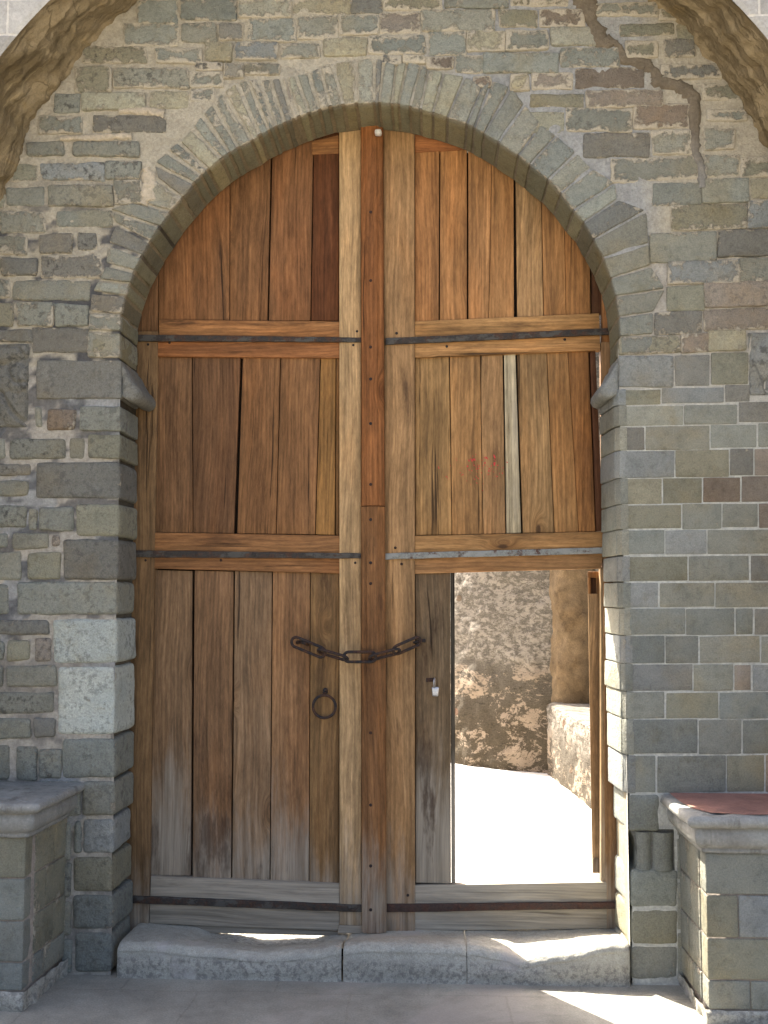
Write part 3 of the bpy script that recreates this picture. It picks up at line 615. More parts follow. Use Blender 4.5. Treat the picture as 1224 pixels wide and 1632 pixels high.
# ================================================================ DOORSTEP
step = thing('doorstep', P(600, 1556, -.33)*1, 'long worn stone doorstep of three blocks under the wooden gate', 'doorstep')
step.location.z = 0
def M_STEP():
    M = NT('worn step stone', .88, .2); p = M.co(); n1 = M.noise(p, 5, 6, .65, .4); n2 = M.noise(p, 45, 6, .75); n3 = M.noise(p, 190, 3, .7); z = M.n('SeparateXYZ', i0=p).outputs[2]
    c = M.mix(1, (.41, .39, .32), M.gray(M.lin(n1, .25, .75, .75, 1.22)), 'MULTIPLY'); c = M.mix(1, c, M.gray(M.lin(n2, .25, .75, .75, 1.2)), 'MULTIPLY'); c = M.mix(1, c, M.gray(M.lin(n3, .2, .8, .68, 1.3)), 'MULTIPLY')
    c = M.mix(M.math('MULTIPLY', M.ss(z, .105, .07), M.ss(n2, .44, .60, 0, .7)), c, (.13, .118, .105))
    c = M.mix(M.ss(M.noise(p, 3, 4), .60, .68, 0, .6), c, (.46, .42, .37))
    M.col(c); M.bump(M.math('ADD', n2, M.math('MULTIPLY', n3, .5)), .8, .008); return M.m
M_STEP = M_STEP()
ZF = [(-1.40, .138), (-1.19, .141), (-.95, .122), (-.71, .104), (-.5, .120), (-.40, .140), (-.24, .154), (.0, .152), (.16, .146), (.278, .128), (.365, .102), (.5, .125), (.74, .168), (.85, .172)]
ZB = [(-1.40, .132), (-1.1, .116), (-.95, .076), (-.73, .056), (-.55, .064), (-.42, .088), (-.25, .110), (.02, .113), (.25, .116), (.4, .115), (.735, .131), (.85, .136)]
def tab(T, x):
    for (a_, u_), (b_, w_) in zip(T, T[1:]):
        if x <= b_: t = max(0, (x-a_)/(b_-a_)); t = t*t*(3-2*t); return u_+(w_-u_)*t
    return T[-1][1]
for (x0, x1, bulge) in ((183, 543, 0), (546, 744, 1), (745, 1006, 0)):
    a_, b_ = P(x0, 1545, -.33).x, P(x1, 1545, -.33).x; mb = MB(); nu = int((b_-a_)/.012)
    S_ = [(-.335, -.01), (-.338, .02), (-.335, .05), (-.332, .078), (-.325, .092)]
    def fn(u, v):
        x = a_+(b_-a_)*u; zt_ = tab(ZF, x); j = v*20; e = min(u, 1-u)*(b_-a_); rd = .006*max(0, 1-e/.010)
        if bulge and u > .9: zt_ -= .0
        hh = zt_
        if j <= 8: y, z = -.306+.002*math.sin(j), -.01+(hh-.034+.01)*j/8
        elif j <= 13: t = (j-8)/5*math.pi/2; y, z = -.306+.040*(1-math.cos(t)), hh-.034+.034*math.sin(t)
        else: t = (j-13)/7; y, z = -.266+(.68)*t, hh+(tab(ZB, x)-hh)*(lambda q: q*q*(3-2*q))(min(1, t*2.6))
        p = Vector((x, y, z)); k = .003*nz(p, 7, 3)+.003*nz(p, 28, 3)+.002*nz(p, 80, 1)
        return p+Vector((0, -k*(1 if j <= 13 else 0)+rd, k*(1 if j > 8 else 0)-rd))
    grid(mb, fn, nu, 60); mb.build('step_stone', M_STEP, step)

# ================================================================ STONE BENCHES in the porch corners
def bench(name, side, label):
    left = side < 0
    if left: xi_b, xi_f, xo, zt_, yb, yf = -1.556, -1.585, -2.15, .795, YF+.01, -.655
    else: xi_b, xi_f, xo, zt_, yb, yf = 1.010, 1.020, 1.72, .772, YF+.01, -.655
    root = thing(name, ((xi_f+xo)/2, yf, 0), label, 'bench', 'stone benches flanking the gate')
    if left: rowsy = [1333, 1400, 1468, 1534, 1580]; cols = ['o', 'g', 'e', 'e']
    else: rowsy = [1359, 1427, 1496, 1563, 1611]; cols = ['g', 'o', 'o', 'g']
    zs = [P(0 if left else 1200, y, yf).z for y in rowsy]
    mb = MB(); mm = MB(); s = 1 if left else -1       # +s points towards the gate
    # mortar core
    bx = [(xi_f-s*.006, yf+.006), (xi_b-s*.006, yb), (xo, yb), (xo, yf+.006)]
    vs = [Vector((x, y, z)) for z in (0, zs[0]+.02) for x, y in bx]; mm.add(vs, [(0, 1, 5, 4), (1, 2, 6, 5), (3, 0, 4, 7), (4, 5, 6, 7)], L((160, 148, 132)))
    for i in range(4):
        z1, z0 = zs[i]-.003, zs[i+1]+.003; n_ = rnd.uniform
        # front face
        cuts = [xi_f] + ([[1177], [], [1193], []][i-1] and [P(c, 1450, yf).x for c in [[1177], [], [1193], []][i-1]] if not left and i > 0 else []) + [xo]
        if left: cuts = [xi_f, xi_f-.30 if i % 2 else xi_f-.42, xo]
        for a_, b_ in zip(cuts, cuts[1:]):
            xa, xb = sorted((a_, b_)); xa += .0015; xb -= .0015
            k = cols[i] if abs(a_-xi_f) < 1e-6 else ('b' if (not left and i == 1) else 'g')
            if left and i >= 2: k = 'e'
            f = [Vector((xa, yf, z0)), Vector((xb, yf, z0)), Vector((xb, yf, z1)), Vector((xa, yf, z1))]
            block(mb, f, [p+Vector((0, .09, 0)) for p in f], .006, .04, .0015, .0012, None, stone_col(k, .05), .25, .12, depth_step=.045)
        # side face towards the gate
        ycuts = [yf+.09, yf+.09+(.10 if i % 2 else .17), yb] if left else [yf+.09, yf+.22 if i % 2 else yf+.27, yb]
        for ya, yb_ in zip(ycuts, ycuts[1:]):
            t = lambda y: xi_f+(xi_b-xi_f)*(y-yf)/(yb-yf)
            q = [(t(ya+.002), ya+.002), (t(yb_-.002), yb_-.002)]
            if not left: q = q[::-1]
            f = [Vector((q[0][0], q[0][1], z0)), Vector((q[1][0], q[1][1], z0)), Vector((q[1][0], q[1][1], z1)), Vector((q[0][0], q[0][1], z1))]
            block(mb, f, [p-Vector((s*.05, 0, 0)) for p in f], .006, .04, .002, .0015, None, stone_col(rnd.choice('ogeo' if left else 'wgwe'), .05), .5, .15)
    # rough plinth
    def pl(u, v):
        segs = [Vector((xo, yf-.012, 0)), Vector((xi_f+s*.01, yf-.012, 0)), Vector((xi_b+s*.01, yb, 0))]; l0 = (segs[1]-segs[0]).length; l1 = (segs[2]-segs[1]).length; d = u*(l0+l1)
        p = segs[0].lerp(segs[1], d/l0) if d < l0 else segs[1].lerp(segs[2], (d-l0)/l1); z = zs[4]*v; p = Vector((p.x, p.y, z)); k = .012*nz(p, 14, 6)+.006*nz(p, 40, 2)
        return p+Vector((s*k, -k+.012*max(0, v-.85)/.15, 0))
    mp = MB(); grid(mp, pl, 70, 8, L((128, 116, 104)) if left else L((136, 118, 106)))
    mb.build('bench_masonry', M_STONE, root); mm.build('bench_mortar', M_MORTAR, root); mp.build('bench_plinth', M_STEP, root)
    # seat slab with a moulded edge: rings (overhang, height)
    H = zt_; zb = zs[0]
    rings = [(-.002, zb-.001), (.012, zb), (.014, zb+.012), (.010, zb+.016), (.026, zb+.022), (.040, zb+.038), (.046, zb+.060), (.044, zb+.082), (.036, zb+.092), (.034, zb+.096), (.060, zb+.100), (.074, zb+.112), (.078, H-.020), (.074, H-.006), (.064, H), (.03, H)]
    sl_ = MB(); N1, N2 = 34, 26
    def rim(o):
        pts = []
        for k in range(N1+1): pts.append(Vector((xo+(xi_f+s*o-xo)*k/N1, yf-o, 0)))
        for k in range(1, N2+1): t = k/N2; pts.append(Vector((xi_f+s*o+(xi_b-xi_f)*t, yf-o+(yb-yf+o)*t, 0)))
        return pts
    vs = []; m = N1+N2+1
    for (o, z) in rings:
        for k, p in enumerate(rim(o)):
            p = Vector((p.x, p.y, z)); w = nz(p, 7, 3)*.006+nz(p, 22, 4)*.004
            chip = 0
            if z > H-.03: chip = .030*max(0, nz(p, 13, 17)-.12)+.012*max(0, nz(p, 30, 7)-.1)
            vs.append(p+Vector((-s*(abs(chip)+w*.4) if k >= N1 else 0, (abs(chip)+w*.4) if k <= N1 else 0, w*.5-chip*.5)))
    fs = [(i*m+k, i*m+k+1, (i+1)*m+k+1, (i+1)*m+k) for i in range(len(rings)-1) for k in range(m-1)]
    if not left: fs = [q[::-1] for q in fs]
    sl_.add(vs, fs, (.22, .22, .2))
    last = vs[-m:]                                            # top as strips to the outer back corner
    top = last+[Vector((xo, yb, H))]; c_ = len(top)-1
    fs = [(k, k+1, c_) for k in range(m-1)]; sl_.add(top, fs if left else [q[::-1] for q in fs], (.22, .22, .2))
    M = plain_mat('cement bench slab' if left else 'grey bench slab', (.24, .238, .212) if left else (.29, .285, .25), .85, .28, 9, .6, .2, 0., (.86, .82, .8), True)
    sl_.build('seat_slab', M, root)
    if not left:
        ts_ = MB(); pts = [(xi_b-.035, yb), (xi_f-.042, yf+.20), (xi_f-.028, yf+.06), (xi_f+.03, yf-.012), (xi_f+.14, yf-.038), (xo, yf-.038), (xo, yb)]
        g = []
        for (ax, ay), (bx_, by_) in zip(pts, pts[1:]+pts[:1]):
            for k in range(8): t = k/8; p = Vector((ax+(bx_-ax)*t, ay+(by_-ay)*t, H+.002)); g.append(p+Vector((.010*nz(p, 15, 3), .010*nz(p, 15, 8) if p.y < yb-.01 else 0, 0)))
        cc = Vector((1.4, -.45, H+.0025)); ts_.add([cc]+g, [(0, (k+1) % len(g)+1, k+1) for k in range(len(g))]); 
        ob = ts_.build('seat_surface', plain_mat('red clay screed', (.34, .175, .128), .85, .3, 10, .5, .2, 0., (.8, .85, .9)), root); ob['label'] = 'dusty red clay top of the seat'
    return root
bench('stone_bench', -1, 'stone bench left of the gate, with a grey cement seat slab')
bench('stone_bench', 1, 'stone bench right of the gate, with a dusty red seat top and grey moulded edge')

# ================================================================ THE GATE
YG = 0.0
def arc_y(px, off=.075):
    "photo height of the gate's rounded head above px (it runs on behind the stone arch)"
    lo, hi = -200, 1000; x = P(px, 500, YG).x
    d = (AR+off)**2-(x-AC[0])**2; z = AC[1]+(math.sqrt(d) if d > 0 else 0)
    for _ in range(30):
        m = (lo+hi)/2
        if P(px, m, YG).z > z: lo = m
        else: hi = m
    return lo
def aux(): return rnd.random()
def wcol(c):
    c = L(c); m = sum(c)/3; k = 1.12*rnd.uniform(.93, 1.05); return tuple(k*(m+(v-m)*.84)*h for v, h in zip(c, (.98, .985, .84)))
def board(parent, name, q, yf, yb, col, mat=None, gray=.4, stain=.2, r=.003, rows=True, label=None, holes=None):
    mb = MB(); f, b = quadpx(q, yf, yb)
    block(mb, f, b, r, .12, .0, .0, None, wcol(col), 0, 0, depth_step=.1, back=True)
    sdv = rnd.random(); mb.a = [(sdv, gray, stain)]*len(mb.v)
    ob = mb.build(name, mat or M_WV, parent)
    if label: ob['label'] = label
    return ob
def strap(parent, q, mat, label=None):
    mb = MB(); q = [(q[0][0], q[0][1]-.8), (q[1][0], q[1][1]-.8), (q[2][0], q[2][1]+.8), (q[3][0], q[3][1]+.8)]; f, b = quadpx(q, -.011, .004); block(mb, f, b, .002, .02, .0012, .0015, None, (.1, .1, .1), back=True)
    x0, x1 = f[0], f[1]
    for t in (.06, .31, .55, .80, .95): dome(mb, f[0].lerp(f[1], t).lerp(f[3].lerp(f[2], t), .5), .008, Vector((0, -1, 0)), .45)
    ob = mb.build('iron_strap', mat, parent)
    if label: ob['label'] = label
YP_, YR, YS = .024, .010, .0               # faces of panels, rails and stiles
left = thing('gate_leaf', P(395, 1480, 0)*1, 'closed left leaf of the wooden gate, full height planks with a ring handle', 'gate', 'leaves of the arched wooden gate')
# --- left leaf
board(left, 'stile', [(196, 1482), (237, 1482), (252, 528), (205, 528)], YS+.004, .06, (118, 88, 58), gray=.35)
board(left, 'stile', [(541, 1474), (576, 1476), (575, 200), (540.5, 200)], YS, .06, (172, 136, 96), gray=.45, stain=.35, label='pale bleached meeting stile')
TOPL = [(196, 252, 252, (114, 78, 48)), (252.6, 366, 365.5, (120, 80, 48)), (367, 432, 426, (116, 78, 47)), (434.5, 499.5, 494.5, (124, 82, 50)), (501, 540, 540, (94, 54, 28))]
bx = 252.6
for i, (xt0, xt1, xb1, c) in enumerate(TOPL):
    xb0 = [196, 252.6, 366.4, 428.5, 496][i]
    if i == 0: q = [(196, 545), (252, 545), (252, arc_y(252, .10)), (202, arc_y(208, .10))]
    elif i == 1: q = [(xb0, 510), (xb1, 510), (xt1, arc_y(xt1, .06)), (xt0, arc_y(xt0, .12))]
    else: q = [(xb0, 511), (xb1, 511), (xt1, arc_y(xt1, .07)), (xt0, arc_y(xt0, .07))]
    board(left, 'plank', q, YP_+rnd.uniform(-.004, .004)+(.006 if i == 0 else 0), .055, c, gray=.15, stain=.25 if i < 4 else .5, label='darker red plank beside the pale stile' if i == 4 else None)
board(left, 'rail', [(497, 246), (540, 244), (540, 215), (497, 225)], YR+.006, .05, (132, 88, 50), M_WH, .1)
RL = [[(253, 536), (541, 541), (541, 512), (253, 509)], [(251, 568), (541, 570.5), (541, 543), (251, 538)]]
board(left, 'rail', RL[0], YR-.003, .05, (144, 96, 54), M_WH, .12, .5); board(left, 'rail', RL[1], YR-.003, .05, (138, 86, 46), M_WH, .12, .6)
MIDL = [(251, 305.5, 246, 307, (112, 78, 50)), (307, 383, 308, 372.5, (108, 74, 48)), (387, 446.5, 378, 439.5, (122, 82, 48)), (448, 510, 440.6, 502, (124, 84, 50)), (511.5, 535, 503.2, 533.5, (146, 102, 50)), (536, 541, 535, 541, (110, 76, 42))]
for i, (a0, a1, b0, b1, c) in enumerate(MIDL):
    board(left, 'plank', [(b0, 848.6+i*.8), (b1, 849.4+i*.8), (a1, 570), (a0, 569)], YP_+rnd.uniform(-.003, .003), .055, c, gray=.28, stain=.3, label='narrow yellowish plank' if i == 4 else None)
board(left, 'rail', [(245, 880), (541, 884), (541, 853.5), (245, 848.5)], YR-.003, .05, (136, 92, 54), M_WH, .15, .3)
board(left, 'rail', [(244, 906), (541, 914), (541, 886), (245, 882)], YR-.003, .05, (138, 92, 54), M_WH, .2, .6)
LOWL = [(244, 306.5, 240, 304, 1395, .75, (122, 92, 66)), (310, 372, 307, 367.5, 1400.5, .5, (120, 87, 60)), (374.5, 433.5, 370, 429.5, 1402.5, .55, (126, 97, 72)), (435, 494, 431, 492, 1404.5, .6, (130, 93, 62)), (495.2, 540.5, 493, 540, 1407.5, .38, (120, 88, 54))]
for i, (a0, a1, b0, b1, yb, g, c) in enumerate(LOWL):
    board(left, 'plank', [(b0, yb), (b1, yb+1), (a1, 910+i*.9), (a0, 908+i*.9)], YP_+rnd.uniform(-.003, .003), .055, c, gray=g, stain=.4)
board(left, 'rail', [(238, 1472), (541, 1484), (541, 1408.5), (240, 1396.5)], YR-.004, .05, (142, 128, 114), M_WH, 1.0, .1, label='silvered bottom rail')
board(left, 'rail', [(196, 1484), (541, 1492), (541, 1484.6), (196, 1468)], YR+.012, .05, (120, 108, 98), M_WH, 1.0, .2, label='silvered bottom rail')
board(left, 'block', [(538, 1488), (577, 1488), (577, 1476), (540, 1475)], YS-.004, .05, (128, 108, 88), M_WH, .8)
strap(left, [(196, 544), (577, 546), (577, 537), (196, 532)], M_STRAP); strap(left, [(196, 889), (577, 891), (577, 881), (196, 876)], M_STRAP)
strap(left, [(196, 1440), (577, 1455), (577, 1442), (196, 1427)], M_STRAP)
# cover strip over the meeting joint
def cover(y0, y1, col, gray, label):
    mb = MB(); sdv = rnd.random()
    sec = [(-.0535, -.002), (-.0535, -.026), (-.048, -.034), (-.030, -.040), (-.0285, -.044), (-.025, -.046), (.020, -.046), (.024, -.043), (.026, -.040), (.046, -.032), (.053, -.024), (.053, -.002)]
    zs = [0, .02, .5, .98, 1]; vs = []
    for t in [k/24 for k in range(25)]:
        y = y1+(y0-y1)*t; xc = P(597-3.5*(1480-y)/1270, y, 0)
        for (dx, dy) in sec: vs.append(Vector((xc.x+dx*(1.02 if y > 800 else .98), dy-.004, xc.z)))
    m = len(sec); fs = [(i*m+k, i*m+k+1, (i+1)*m+k+1, (i+1)*m+k) for i in range(24) for k in range(m-1)]; fs += [tuple(range(m))[::-1], tuple(range(24*m, 25*m))]
    mb.add(vs, fs, wcol(col), (sdv, gray, .45)); ob = mb.build('cover_strip', M_WV, left, smooth=False); ob['label'] = label; return ob
cs1 = cover(200, 807, (132, 80, 38), -.2, 'orange brown upper length of the strip over the joint'); cs2 = cover(808.5, 1482, (120, 80, 46), .42, 'greyer lower length of the strip over the joint')
def nail(y, par):
    p = P(590, y, -.050); mb = MB(); dome(mb, (p.x+.002, -.0495, p.z), .0075, Vector((0, -1, 0)), .5); mb.build('nail', M_NAIL, par, loc=left.location)
for y in (338, 447, 553, 604, 675, 772): nail(y, cs1)
for y in (828, 897, 930, 1168, 1283, 1380, 1450): nail(y, cs2)
for o in list(cs1.children)+list(cs2.children): o.matrix_parent_inverse = Matrix.Identity(4)
# ring handle
mb = MB(); c = P(517, 1126, -.012); n = 40
tube(mb, [c+Vector((math.cos(2*math.pi*k/n)*.051, -.004-.006*math.sin(2*math.pi*k/n), math.sin(2*math.pi*k/n)*.051)) for k in range(n)], .0062, 10, True)
rh = mb.build('ring_handle', M_IRON, left)
mb = MB(); s_ = P(518, 1105, 0); tube(mb, [s_+Vector((-.006, .03, .004)), s_+Vector((-.005, -.016, .004)), s_+Vector((0, -.026, .004)), s_+Vector((.005, -.016, .004)), s_+Vector((.006, .03, .004))], .0055, 8); dome(mb, s_+Vector((0, .012, .012)), .012, Vector((0, -1, 0)), .7)
mb.build('staple', M_IRON, rh, loc=left.location)
mb = MB(); p0, p1 = P(474, 1024, .02), P(486, 1025, -.06); tube(mb, [p0, p0.lerp(p1, .6)+Vector((-.004, 0, .004)), p1, p1+Vector((.012, .02, -.006))], .008, 8); mb.build('chain_hook', M_IRON, left)

right = thing('gate_leaf', P(800, 1480, 0)*1, 'right leaf of the wooden gate, with an open wicket doorway and red paint spatter', 'gate', 'leaves of the arched wooden gate')
# --- right leaf
board(right, 'stile', [(616, 1486), (661.5, 1484), (660.5, 200), (611, 200)], YS+.002, .06, (150, 112, 74), gray=.42, stain=.45)
TOPR = [(661.5, 700.5, 661.5, 699, (150, 100, 56)), (702, 744, 701, 744, (156, 106, 60)), (746.5, 784, 746.5, 778.6, (158, 110, 66)), (784.6, 818.5, 779.4, 819, (154, 108, 64)), (821.5, 862, 824.5, 866, (150, 116, 80)), (863, 899, 867, 902, (150, 104, 60)), (899.6, 940, 902.6, 941, (148, 100, 54)), (942, 958, 943, 958, (92, 58, 36)), (959, 1000, 959, 1000, (138, 90, 48))]
for i, (a0, a1, b0, b1, c) in enumerate(TOPR):
    yb = 513-i*1.6; k = (.07 if i < 6 else .09)
    board(right, 'plank', [(b0, yb if i < 8 else 560), (b1, yb-.8 if i < 8 else 560), (a1, arc_y(a1, k)), (a0, arc_y(a0, k))], YP_+rnd.uniform(-.004, .004)+(.01 if i == 7 else 0), .055, c, gray=.18 if i != 4 else .5, stain=.15, label='dark recessed plank at the hinge side' if i == 7 else None)
board(right, 'rail', [(661, 243), (738, 238), (740, 205), (661, 205)], YR+.006, .05, (136, 84, 46), M_WH, .1)
board(right, 'rail', [(661, 538), (956, 525), (955, 499), (661, 512)], YR-.003, .05, (160, 116, 68), M_WH, .15, .3)
board(right, 'rail', [(661, 570), (957, 558), (956, 531), (661, 545)], YR-.003, .05, (156, 112, 66), M_WH, .2, .4)
MIDR = [(661.5, 715.5, 662, 720, (150, 112, 68)), (717, 765, 721, 769.5, (148, 106, 62)), (766, 801, 770.5, 805.5, (146, 108, 70)), (803.5, 821.5, 807, 830.5, (168, 150, 124)), (824, 871, 833.5, 883, (146, 110, 70)), (871.8, 905, 884, 922, (144, 102, 58)), (905.6, 938, 922.6, 949, (138, 90, 44)), (940, 949, 950, 961.5, (86, 52, 32))]
for i, (a0, a1, b0, b1, c) in enumerate(MIDR):
    board(right, 'plank', [(b0, 853-i*.9), (b1, 852-i*.9), (a1, 568.5-i*1.5), (a0, 570-i*1.5)], YP_+rnd.uniform(-.003, .003)+(.005 if i == 7 else 0), .055, c, gray=.3 if i != 3 else .95, stain=.2, label={3: 'pale silvery plank', 7: 'dark edge plank beside the slit'}.get(i))
board(right, 'rail', [(661, 882), (962, 874), (962, 847), (661, 854)], YR-.003, .05, (160, 118, 72), M_WH, .2, .3)
board(right, 'rail', [(661, 914.5), (958, 906), (962, 879), (661, 890)], YR-.003, .05, (148, 106, 66), M_WH, .3, .2)
board(right, 'plank', [(662.5, 1407), (719, 1408.5), (717.5, 911.5), (662, 914)], YP_-.004, .055, (104, 84, 64), gray=.78, stain=.55, label='grey weathered plank beside the wicket opening')
board(right, 'plank', [(719.6, 1409), (726, 1410), (724.5, 911.5), (718, 912)], YP_+.004, .07, (74, 66, 58), gray=.8, label='dark edge of the wicket jamb')
# outer stile: leaves a slit of daylight beside the middle panel
board(right, 'stile', [(966, 1480), (1020, 1480), (1012, 545), (958, 545)], YS+.006, .06, (132, 96, 62), gray=.45, stain=.35)
board(right, 'wicket_frame', [(958, 1409), (966.6, 1409), (962.5, 904), (957.5, 904)], YS+.016, .075, (142, 114, 82), gray=.5, stain=.2)
board(right, 'rail', [(661, 1484), (968, 1480), (968, 1406), (661, 1411.5)], YR-.004, .05, (168, 160, 150), M_WH, 1.1, .05, label='silvered bottom rail')
strap(right, [(614, 550), (985, 533), (985, 521.5), (614, 538)], M_STRAP); strap(right, [(614, 892.5), (995, 882), (995, 870.5), (614, 881)], M_STRAPG, 'strap with flaking grey paint'); strap(right, [(614, 1455), (1000, 1449), (1000, 1437), (614, 1441)], M_STRAPR, 'rust red bottom strap')
# unseen backing boards, added to keep daylight out of the plank joints
for par, qs in ((left, [[(200, 560), (560, 560), (560, 210), (200, 300)], [(200, 900), (560, 900), (560, 556), (200, 556)], [(200, 1420), (560, 1420), (560, 896), (200, 896)]]), (right, [[(640, 560), (955, 560), (955, 300), (640, 215)], [(640, 900), (951, 900), (941, 556), (640, 556)], [(640, 1420), (716, 1420), (716, 896), (640, 896)]])):
    for q in qs: board(par, 'light_stop_board', q, .060, .075, (40, 30, 22))
board(right, 'light_stop_board', [(560, 1470), (650, 1470), (650, 215), (560, 215)], .062, .08, (40, 30, 22))
# red paint spatter: thin flecks lying on the planks
mb = MB(); r2 = random.Random(5)
for k in range(95):
    big = k < 9
    if k < 70: x, y = r2.gauss(772, 16), r2.gauss(748, 12)+0.0
    else: x, y = r2.gauss(745, 22), r2.gauss(742, 10)
    if k < 4: x, y = 785+r2.uniform(-5, 5), 732+r2.uniform(-6, 8)
    p = P(x, y, .017); rr = r2.uniform(.003, .006)*(1.0 if big else .6); m = 9; e = r2.uniform(.6, 1.9); an = r2.uniform(0, 3)
    ring = [Vector((p.x+rr*r2.uniform(.6, 1.2)*math.cos(an+2*math.pi*t/m), .0180, p.z+rr*e*r2.uniform(.6, 1.2)*math.sin(2*math.pi*t/m))) for t in range(m)]
    mb.add([Vector((p.x, .0168, p.z))]+ring, [(0, t+1, (t+1) % m+1) for t in range(m)], (.5, .04, .03))
mb.build('paint_spatter', plain_mat('red paint', (.55, .05, .045), .5, .2), right)['kind'] = 'stuff'
for (par_, x, y, yy) in ((left, 236, 549, .004), (left, 563, 550, 0), (left, 569, 528, 0), (left, 232, 893, .004), (left, 566, 897, 0), (left, 270, 546, .006), (left, 352, 893, .006), (right, 632, 531, 0), (right, 640, 899, 0), (right, 650, 1427, 0), (right, 630, 873, 0), (right, 712, 552, .006), (right, 900, 541, .006)):
    p = P(x, y, yy); mb = MB(); dome(mb, (p.x, yy+.001, p.z), .0065, Vector((0, -1, 0)), .5); mb.build('nail', M_NAIL, par_)
# wicket hasp
mb = MB(); p = P(686, 1084, .018); f = [p+Vector((-.020, 0, -.009)), p+Vector((.022, -.002, -.006)), p+Vector((.022, -.002, .010)), p+Vector((-.020, 0, .010))]; block(mb, f, [q+Vector((0, .012, 0)) for q in f], .003, .02, back=True)
tube(mb, [p+Vector((.010, .01, .006)), p+Vector((.012, -.022, .006)), p+Vector((.018, -.026, .004)), p+Vector((.022, -.02, .002)), p+Vector((.021, .01, .002))], .004, 8); mb.build('hasp', M_IRON, right)
mb = MB(); p = P(668, 1022, .0); tube(mb, [P(676, 1021, .02), P(676, 1021, -.02), P(668, 1022, -.034), P(661, 1024, -.03), P(660, 1024, .02)], .0065, 8); tube(mb, [P(666, 1021.5, -.026), P(678, 1021, -.02)], .008, 8); mb.build('chain_hook', M_IRON, right)

# --- open wicket door, swung back into the yard
wk = thing('wicket_door', (.745, .08, .2), 'small wicket door standing open behind the gate, seen edge on', 'door')
x0, x1 = P(940, 1150, .08).x, P(957.5, 1150, .08).x; zt_, zb = P(945, 911, .08).z, P(945, 1392, .08).z
def wkb(name, ya, yb, za, zb_, xa, xb, col, mat=M_WV, gray=.2, lab=None):
    sh = .27; mb = MB(); f = [Vector((xa+sh*(ya-.08), ya, za)), Vector((xb+sh*(ya-.08), ya, za)), Vector((xb+sh*(ya-.08), ya, zb_)), Vector((xa+sh*(ya-.08), ya, zb_))]
    b = [q+Vector((sh*(yb-ya), yb-ya, 0)) for q in f]; block(mb, f, b, .004, .12, back=True, col=wcol(col)); s = rnd.random(); mb.a = [(s, gray, .25)]*len(mb.v)
    ob = mb.build(name, mat, wk)
    if lab: ob['label'] = lab
wkb('stile', .08, .17, zb, P(945, 946, .08).z, x0, x1, (150, 116, 80)); wkb('stile', .08, .17, P(945, 921, .08).z, zt_, x0, x1, (130, 88, 50))
zm0, zm1 = P(945, 946, .08).z, P(945, 921, .08).z
wkb('stile', .0805, .17, zm0-.003, zm1+.003, x0, x0+.012, (140, 98, 58)); wkb('stile', .0805, .17, zm0-.003, zm1+.003, x1-.012, x1, (140, 98, 58)); wkb('mortise', .10, .16, zm0, zm1, x0+.008, x1-.008, (70, 44, 26))
wkb('plank', .171, .62, zb, zt_, x0+.008, x1-.008, (124, 88, 56)); wkb('stile', .621, .70, zb, zt_, x0, x1, (130, 90, 56))
wkb('tenon', .070, .0795, P(948, 1390, .08).z, P(948, 1367, .08).z, x0+.006, x0+.032, (104, 82, 60))

# --- chain across the joint
ch = thing('chain', P(570, 1040, -.08)*1, 'dark iron chain of five long links hooked across the gate joint', 'chain')
LK = [((466, 1021), (517, 1042), 8, -.045, -.070), ((508, 1037), (553, 1050), 62, -.070, -.082), ((549, 1047), (598, 1047), 12, -.085, -.085), ((590, 1049), (636, 1037), 58, -.082, -.066), ((628, 1038), (669, 1020), 30, -.066, -.040)]
for (a_, b_, roll, ya, yb) in LK:
    A, B = P(*a_, ya), P(*b_, yb); ax = (B-A).normalized(); Lk = (B-A).length; up = Vector((0, 0, 1)); up = (up-ax*up.dot(ax)).normalized(); sd_ = ax.cross(up); ro = math.radians(roll); w_ = up*math.cos(ro)+sd_*math.sin(ro)
    r_ = .0068; hw = .0225; m = Lk/2-hw+.003; c = (A+B)/2; pts = []
    for k in range(13): t = -math.pi/2+math.pi*k/12; pts.append(c+ax*(m+hw*math.cos(t))+w_*hw*math.sin(t))
    for k in range(13): t = math.pi/2+math.pi*k/12; pts.append(c+ax*(-m+hw*math.cos(t))+w_*hw*math.sin(t))
    mb = MB(); tube(mb, pts, r_, 10, True); mb.build('link', M_IRON, ch)
# --- padlock
pl_ = thing('padlock', P(694, 1102, .0)*1, 'small silver padlock hanging from the black hasp beside the wicket', 'padlock')
mb = MB(); f = [P(689, 1110, -.022), P(698.5, 1110, -.022), P(700, 1095, -.022), P(688, 1095, -.022)]; block(mb, f, [q+Vector((0, .016, 0)) for q in f], .005, .01, back=True); mb.build('lock_body', M_STEEL, pl_)
mb = MB(); c = P(692.5, 1088, -.012); tube(mb, [c+Vector((-.003, -.012, -.022)), c+Vector((-.003, -.014, .006)), c+Vector((-.001, -.010, .016)), c+Vector((.001, .0, .019)), c+Vector((.003, .008, .014)), c+Vector((.003, .008, -.022))], .0034, 8); mb.build('shackle', M_STEEL, pl_)

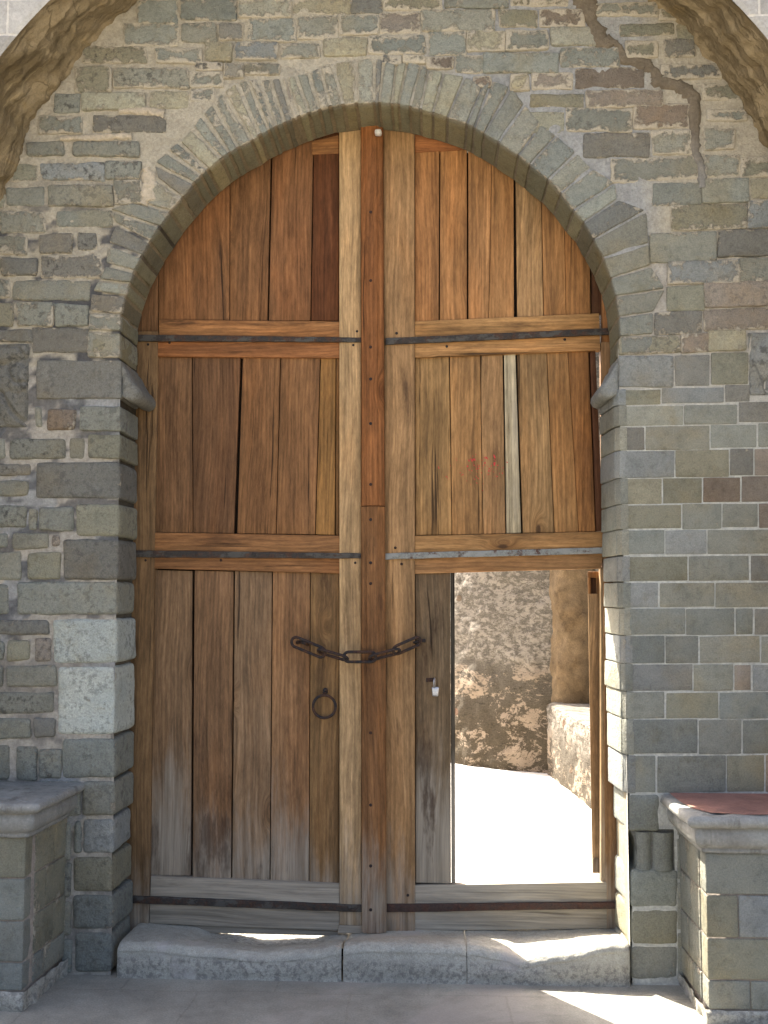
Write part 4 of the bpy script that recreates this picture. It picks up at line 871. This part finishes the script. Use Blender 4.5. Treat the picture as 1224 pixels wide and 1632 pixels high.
# ================================================================ BEYOND THE GATE
def rubble_mat():
    M = NT('lichened lime rubble', .95, .1); p = M.co(); a_ = M.n('SeparateColor', i0=M.attr('aux').outputs['Color'])
    q = M.n('CombineXYZ', i0=a_.outputs[0], i1=a_.outputs[1], i2=0.).outputs[0]; z = a_.outputs[1]
    n1 = M.noise(q, 3.6, 9, .78, .5); n2 = M.noise(q, 22, 8, .8, .3); n3 = M.noise(q, 75, 6, .8)
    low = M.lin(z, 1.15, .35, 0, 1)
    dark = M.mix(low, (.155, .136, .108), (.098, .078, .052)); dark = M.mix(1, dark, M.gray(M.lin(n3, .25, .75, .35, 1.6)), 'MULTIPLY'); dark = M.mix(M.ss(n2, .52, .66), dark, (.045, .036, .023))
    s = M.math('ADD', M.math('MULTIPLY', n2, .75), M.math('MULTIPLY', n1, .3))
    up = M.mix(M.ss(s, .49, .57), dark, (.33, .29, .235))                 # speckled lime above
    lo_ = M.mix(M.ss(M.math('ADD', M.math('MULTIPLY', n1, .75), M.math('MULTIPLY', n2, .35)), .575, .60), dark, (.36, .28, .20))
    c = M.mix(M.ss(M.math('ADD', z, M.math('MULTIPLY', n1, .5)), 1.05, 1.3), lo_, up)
    st = M.n('TexVoronoi', Vector=M.vmul(q, (1, .75, 1)), Scale=6.5); cc = M.n('SeparateColor', i0=st.outputs['Color'])
    mk = M.math('MULTIPLY', M.ss(st.outputs['Distance'], .20, .17), M.ss(cc.outputs[0], .66, .67))
    c = M.mix(mk, c, M.mix(cc.outputs[1], (.15, .088, .056), (.19, .16, .115)))
    M.col(c); M.bump(M.math('ADD', M.math('MULTIPLY', n2, .8), M.math('ADD', M.math('MULTIPLY', n3, .6), M.math('MULTIPLY', mk, .5))), 1.0, .05); return M.m
M_RUB = rubble_mat()
TC, TR = Vector((2.10, 7.00, 0)), 2.15
tower = thing('round_tower', TC*1, 'round rubble tower with flaking pale plaster beyond the open wicket', 'tower')
mb = MB()
def tw(u, v):
    an = -math.pi*1.25+u*2*math.pi; z = -.3+5.3*v; r = TR+.10*(1-v)**2-.02*v; p = Vector((TC.x+r*math.cos(an), TC.y+r*math.sin(an), z)); d = Vector((math.cos(an), math.sin(an), 0))
    return p+d*(.035*nz(p, 3.2, 5)+.022*nz(p, 9, 5)+.012*nz(p, 24, 5))
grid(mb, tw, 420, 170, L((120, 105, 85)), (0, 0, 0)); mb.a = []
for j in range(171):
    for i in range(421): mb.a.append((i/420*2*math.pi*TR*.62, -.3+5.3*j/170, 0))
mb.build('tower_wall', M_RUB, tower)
# smooth plastered buttress on the tower's near side
M_PLA = plain_mat('ochre plaster', (.125, .088, .050), .92, .5, 9, .7, .1, 0., (.72, .66, .56))
bt = thing('plaster_buttress', (1.22, 4.95, 0), 'smooth rounded ochre plaster buttress between the tower and the low wall', 'buttress')
mb = MB()
def btf(u, v):
    an = math.pi*1.05+u*math.pi*1.1; z = -.1+4.6*v; r = .235-.02*v; c_ = Vector((1.325-.03*v+.0, 5.12, 0)); p = c_+Vector((r*math.cos(an), r*1.5*math.sin(an), z)); return p+Vector((math.cos(an), math.sin(an), 0))*(.03*nz(p, 4, 6)+.016*nz(p, 11, 2)+.008*nz(p, 30, 2))
grid(mb, btf, 40, 130); mb.build('buttress_body', M_PLA, bt)
# low parapet running back from the gate on the right
par = thing('parapet_wall', (1.4, 3.0, 0), 'low sunlit rubble wall running back from the gate to the tower', 'low wall')
mb = MB(); A, B = Vector((1.04, 4.95, 0)), Vector((1.30, 1.1, 0)); zt_ = P(872, 1120, 4.9).z
sec = [(0, -.1), (.004, .2), (.006, .4), (.008, zt_-.05), (.018, zt_-.015), (.05, zt_), (.25, zt_+.008), (.55, zt_), (.56, -.1)]
def pr(u, v):
    t = v*(len(sec)-1); i = min(int(t), len(sec)-2); s = t-i; o = sec[i][0]*(1-s)+sec[i+1][0]*s; z = sec[i][1]*(1-s)+sec[i+1][1]*s
    b_ = A.lerp(B, u); n_ = Vector((B.y-A.y, -(B.x-A.x), 0)).normalized()*-1; p = b_+n_*o; p.z = z; k = .022*nz(p, 6, 4)+.014*nz(p, 18, 4)+.006*nz(p, 45, 4); return p-n_*k*(1 if z < zt_-.02 else .2)+Vector((0, 0, k*.3))
grid(mb, pr, 260, 60); mb.a = [(p[1]*.8+p[0], p[2]+.55, 0) for p in mb.v]
ep = [A+Vector((0, .0, 0))]; mb.build('wall_body', M_RUB, par)
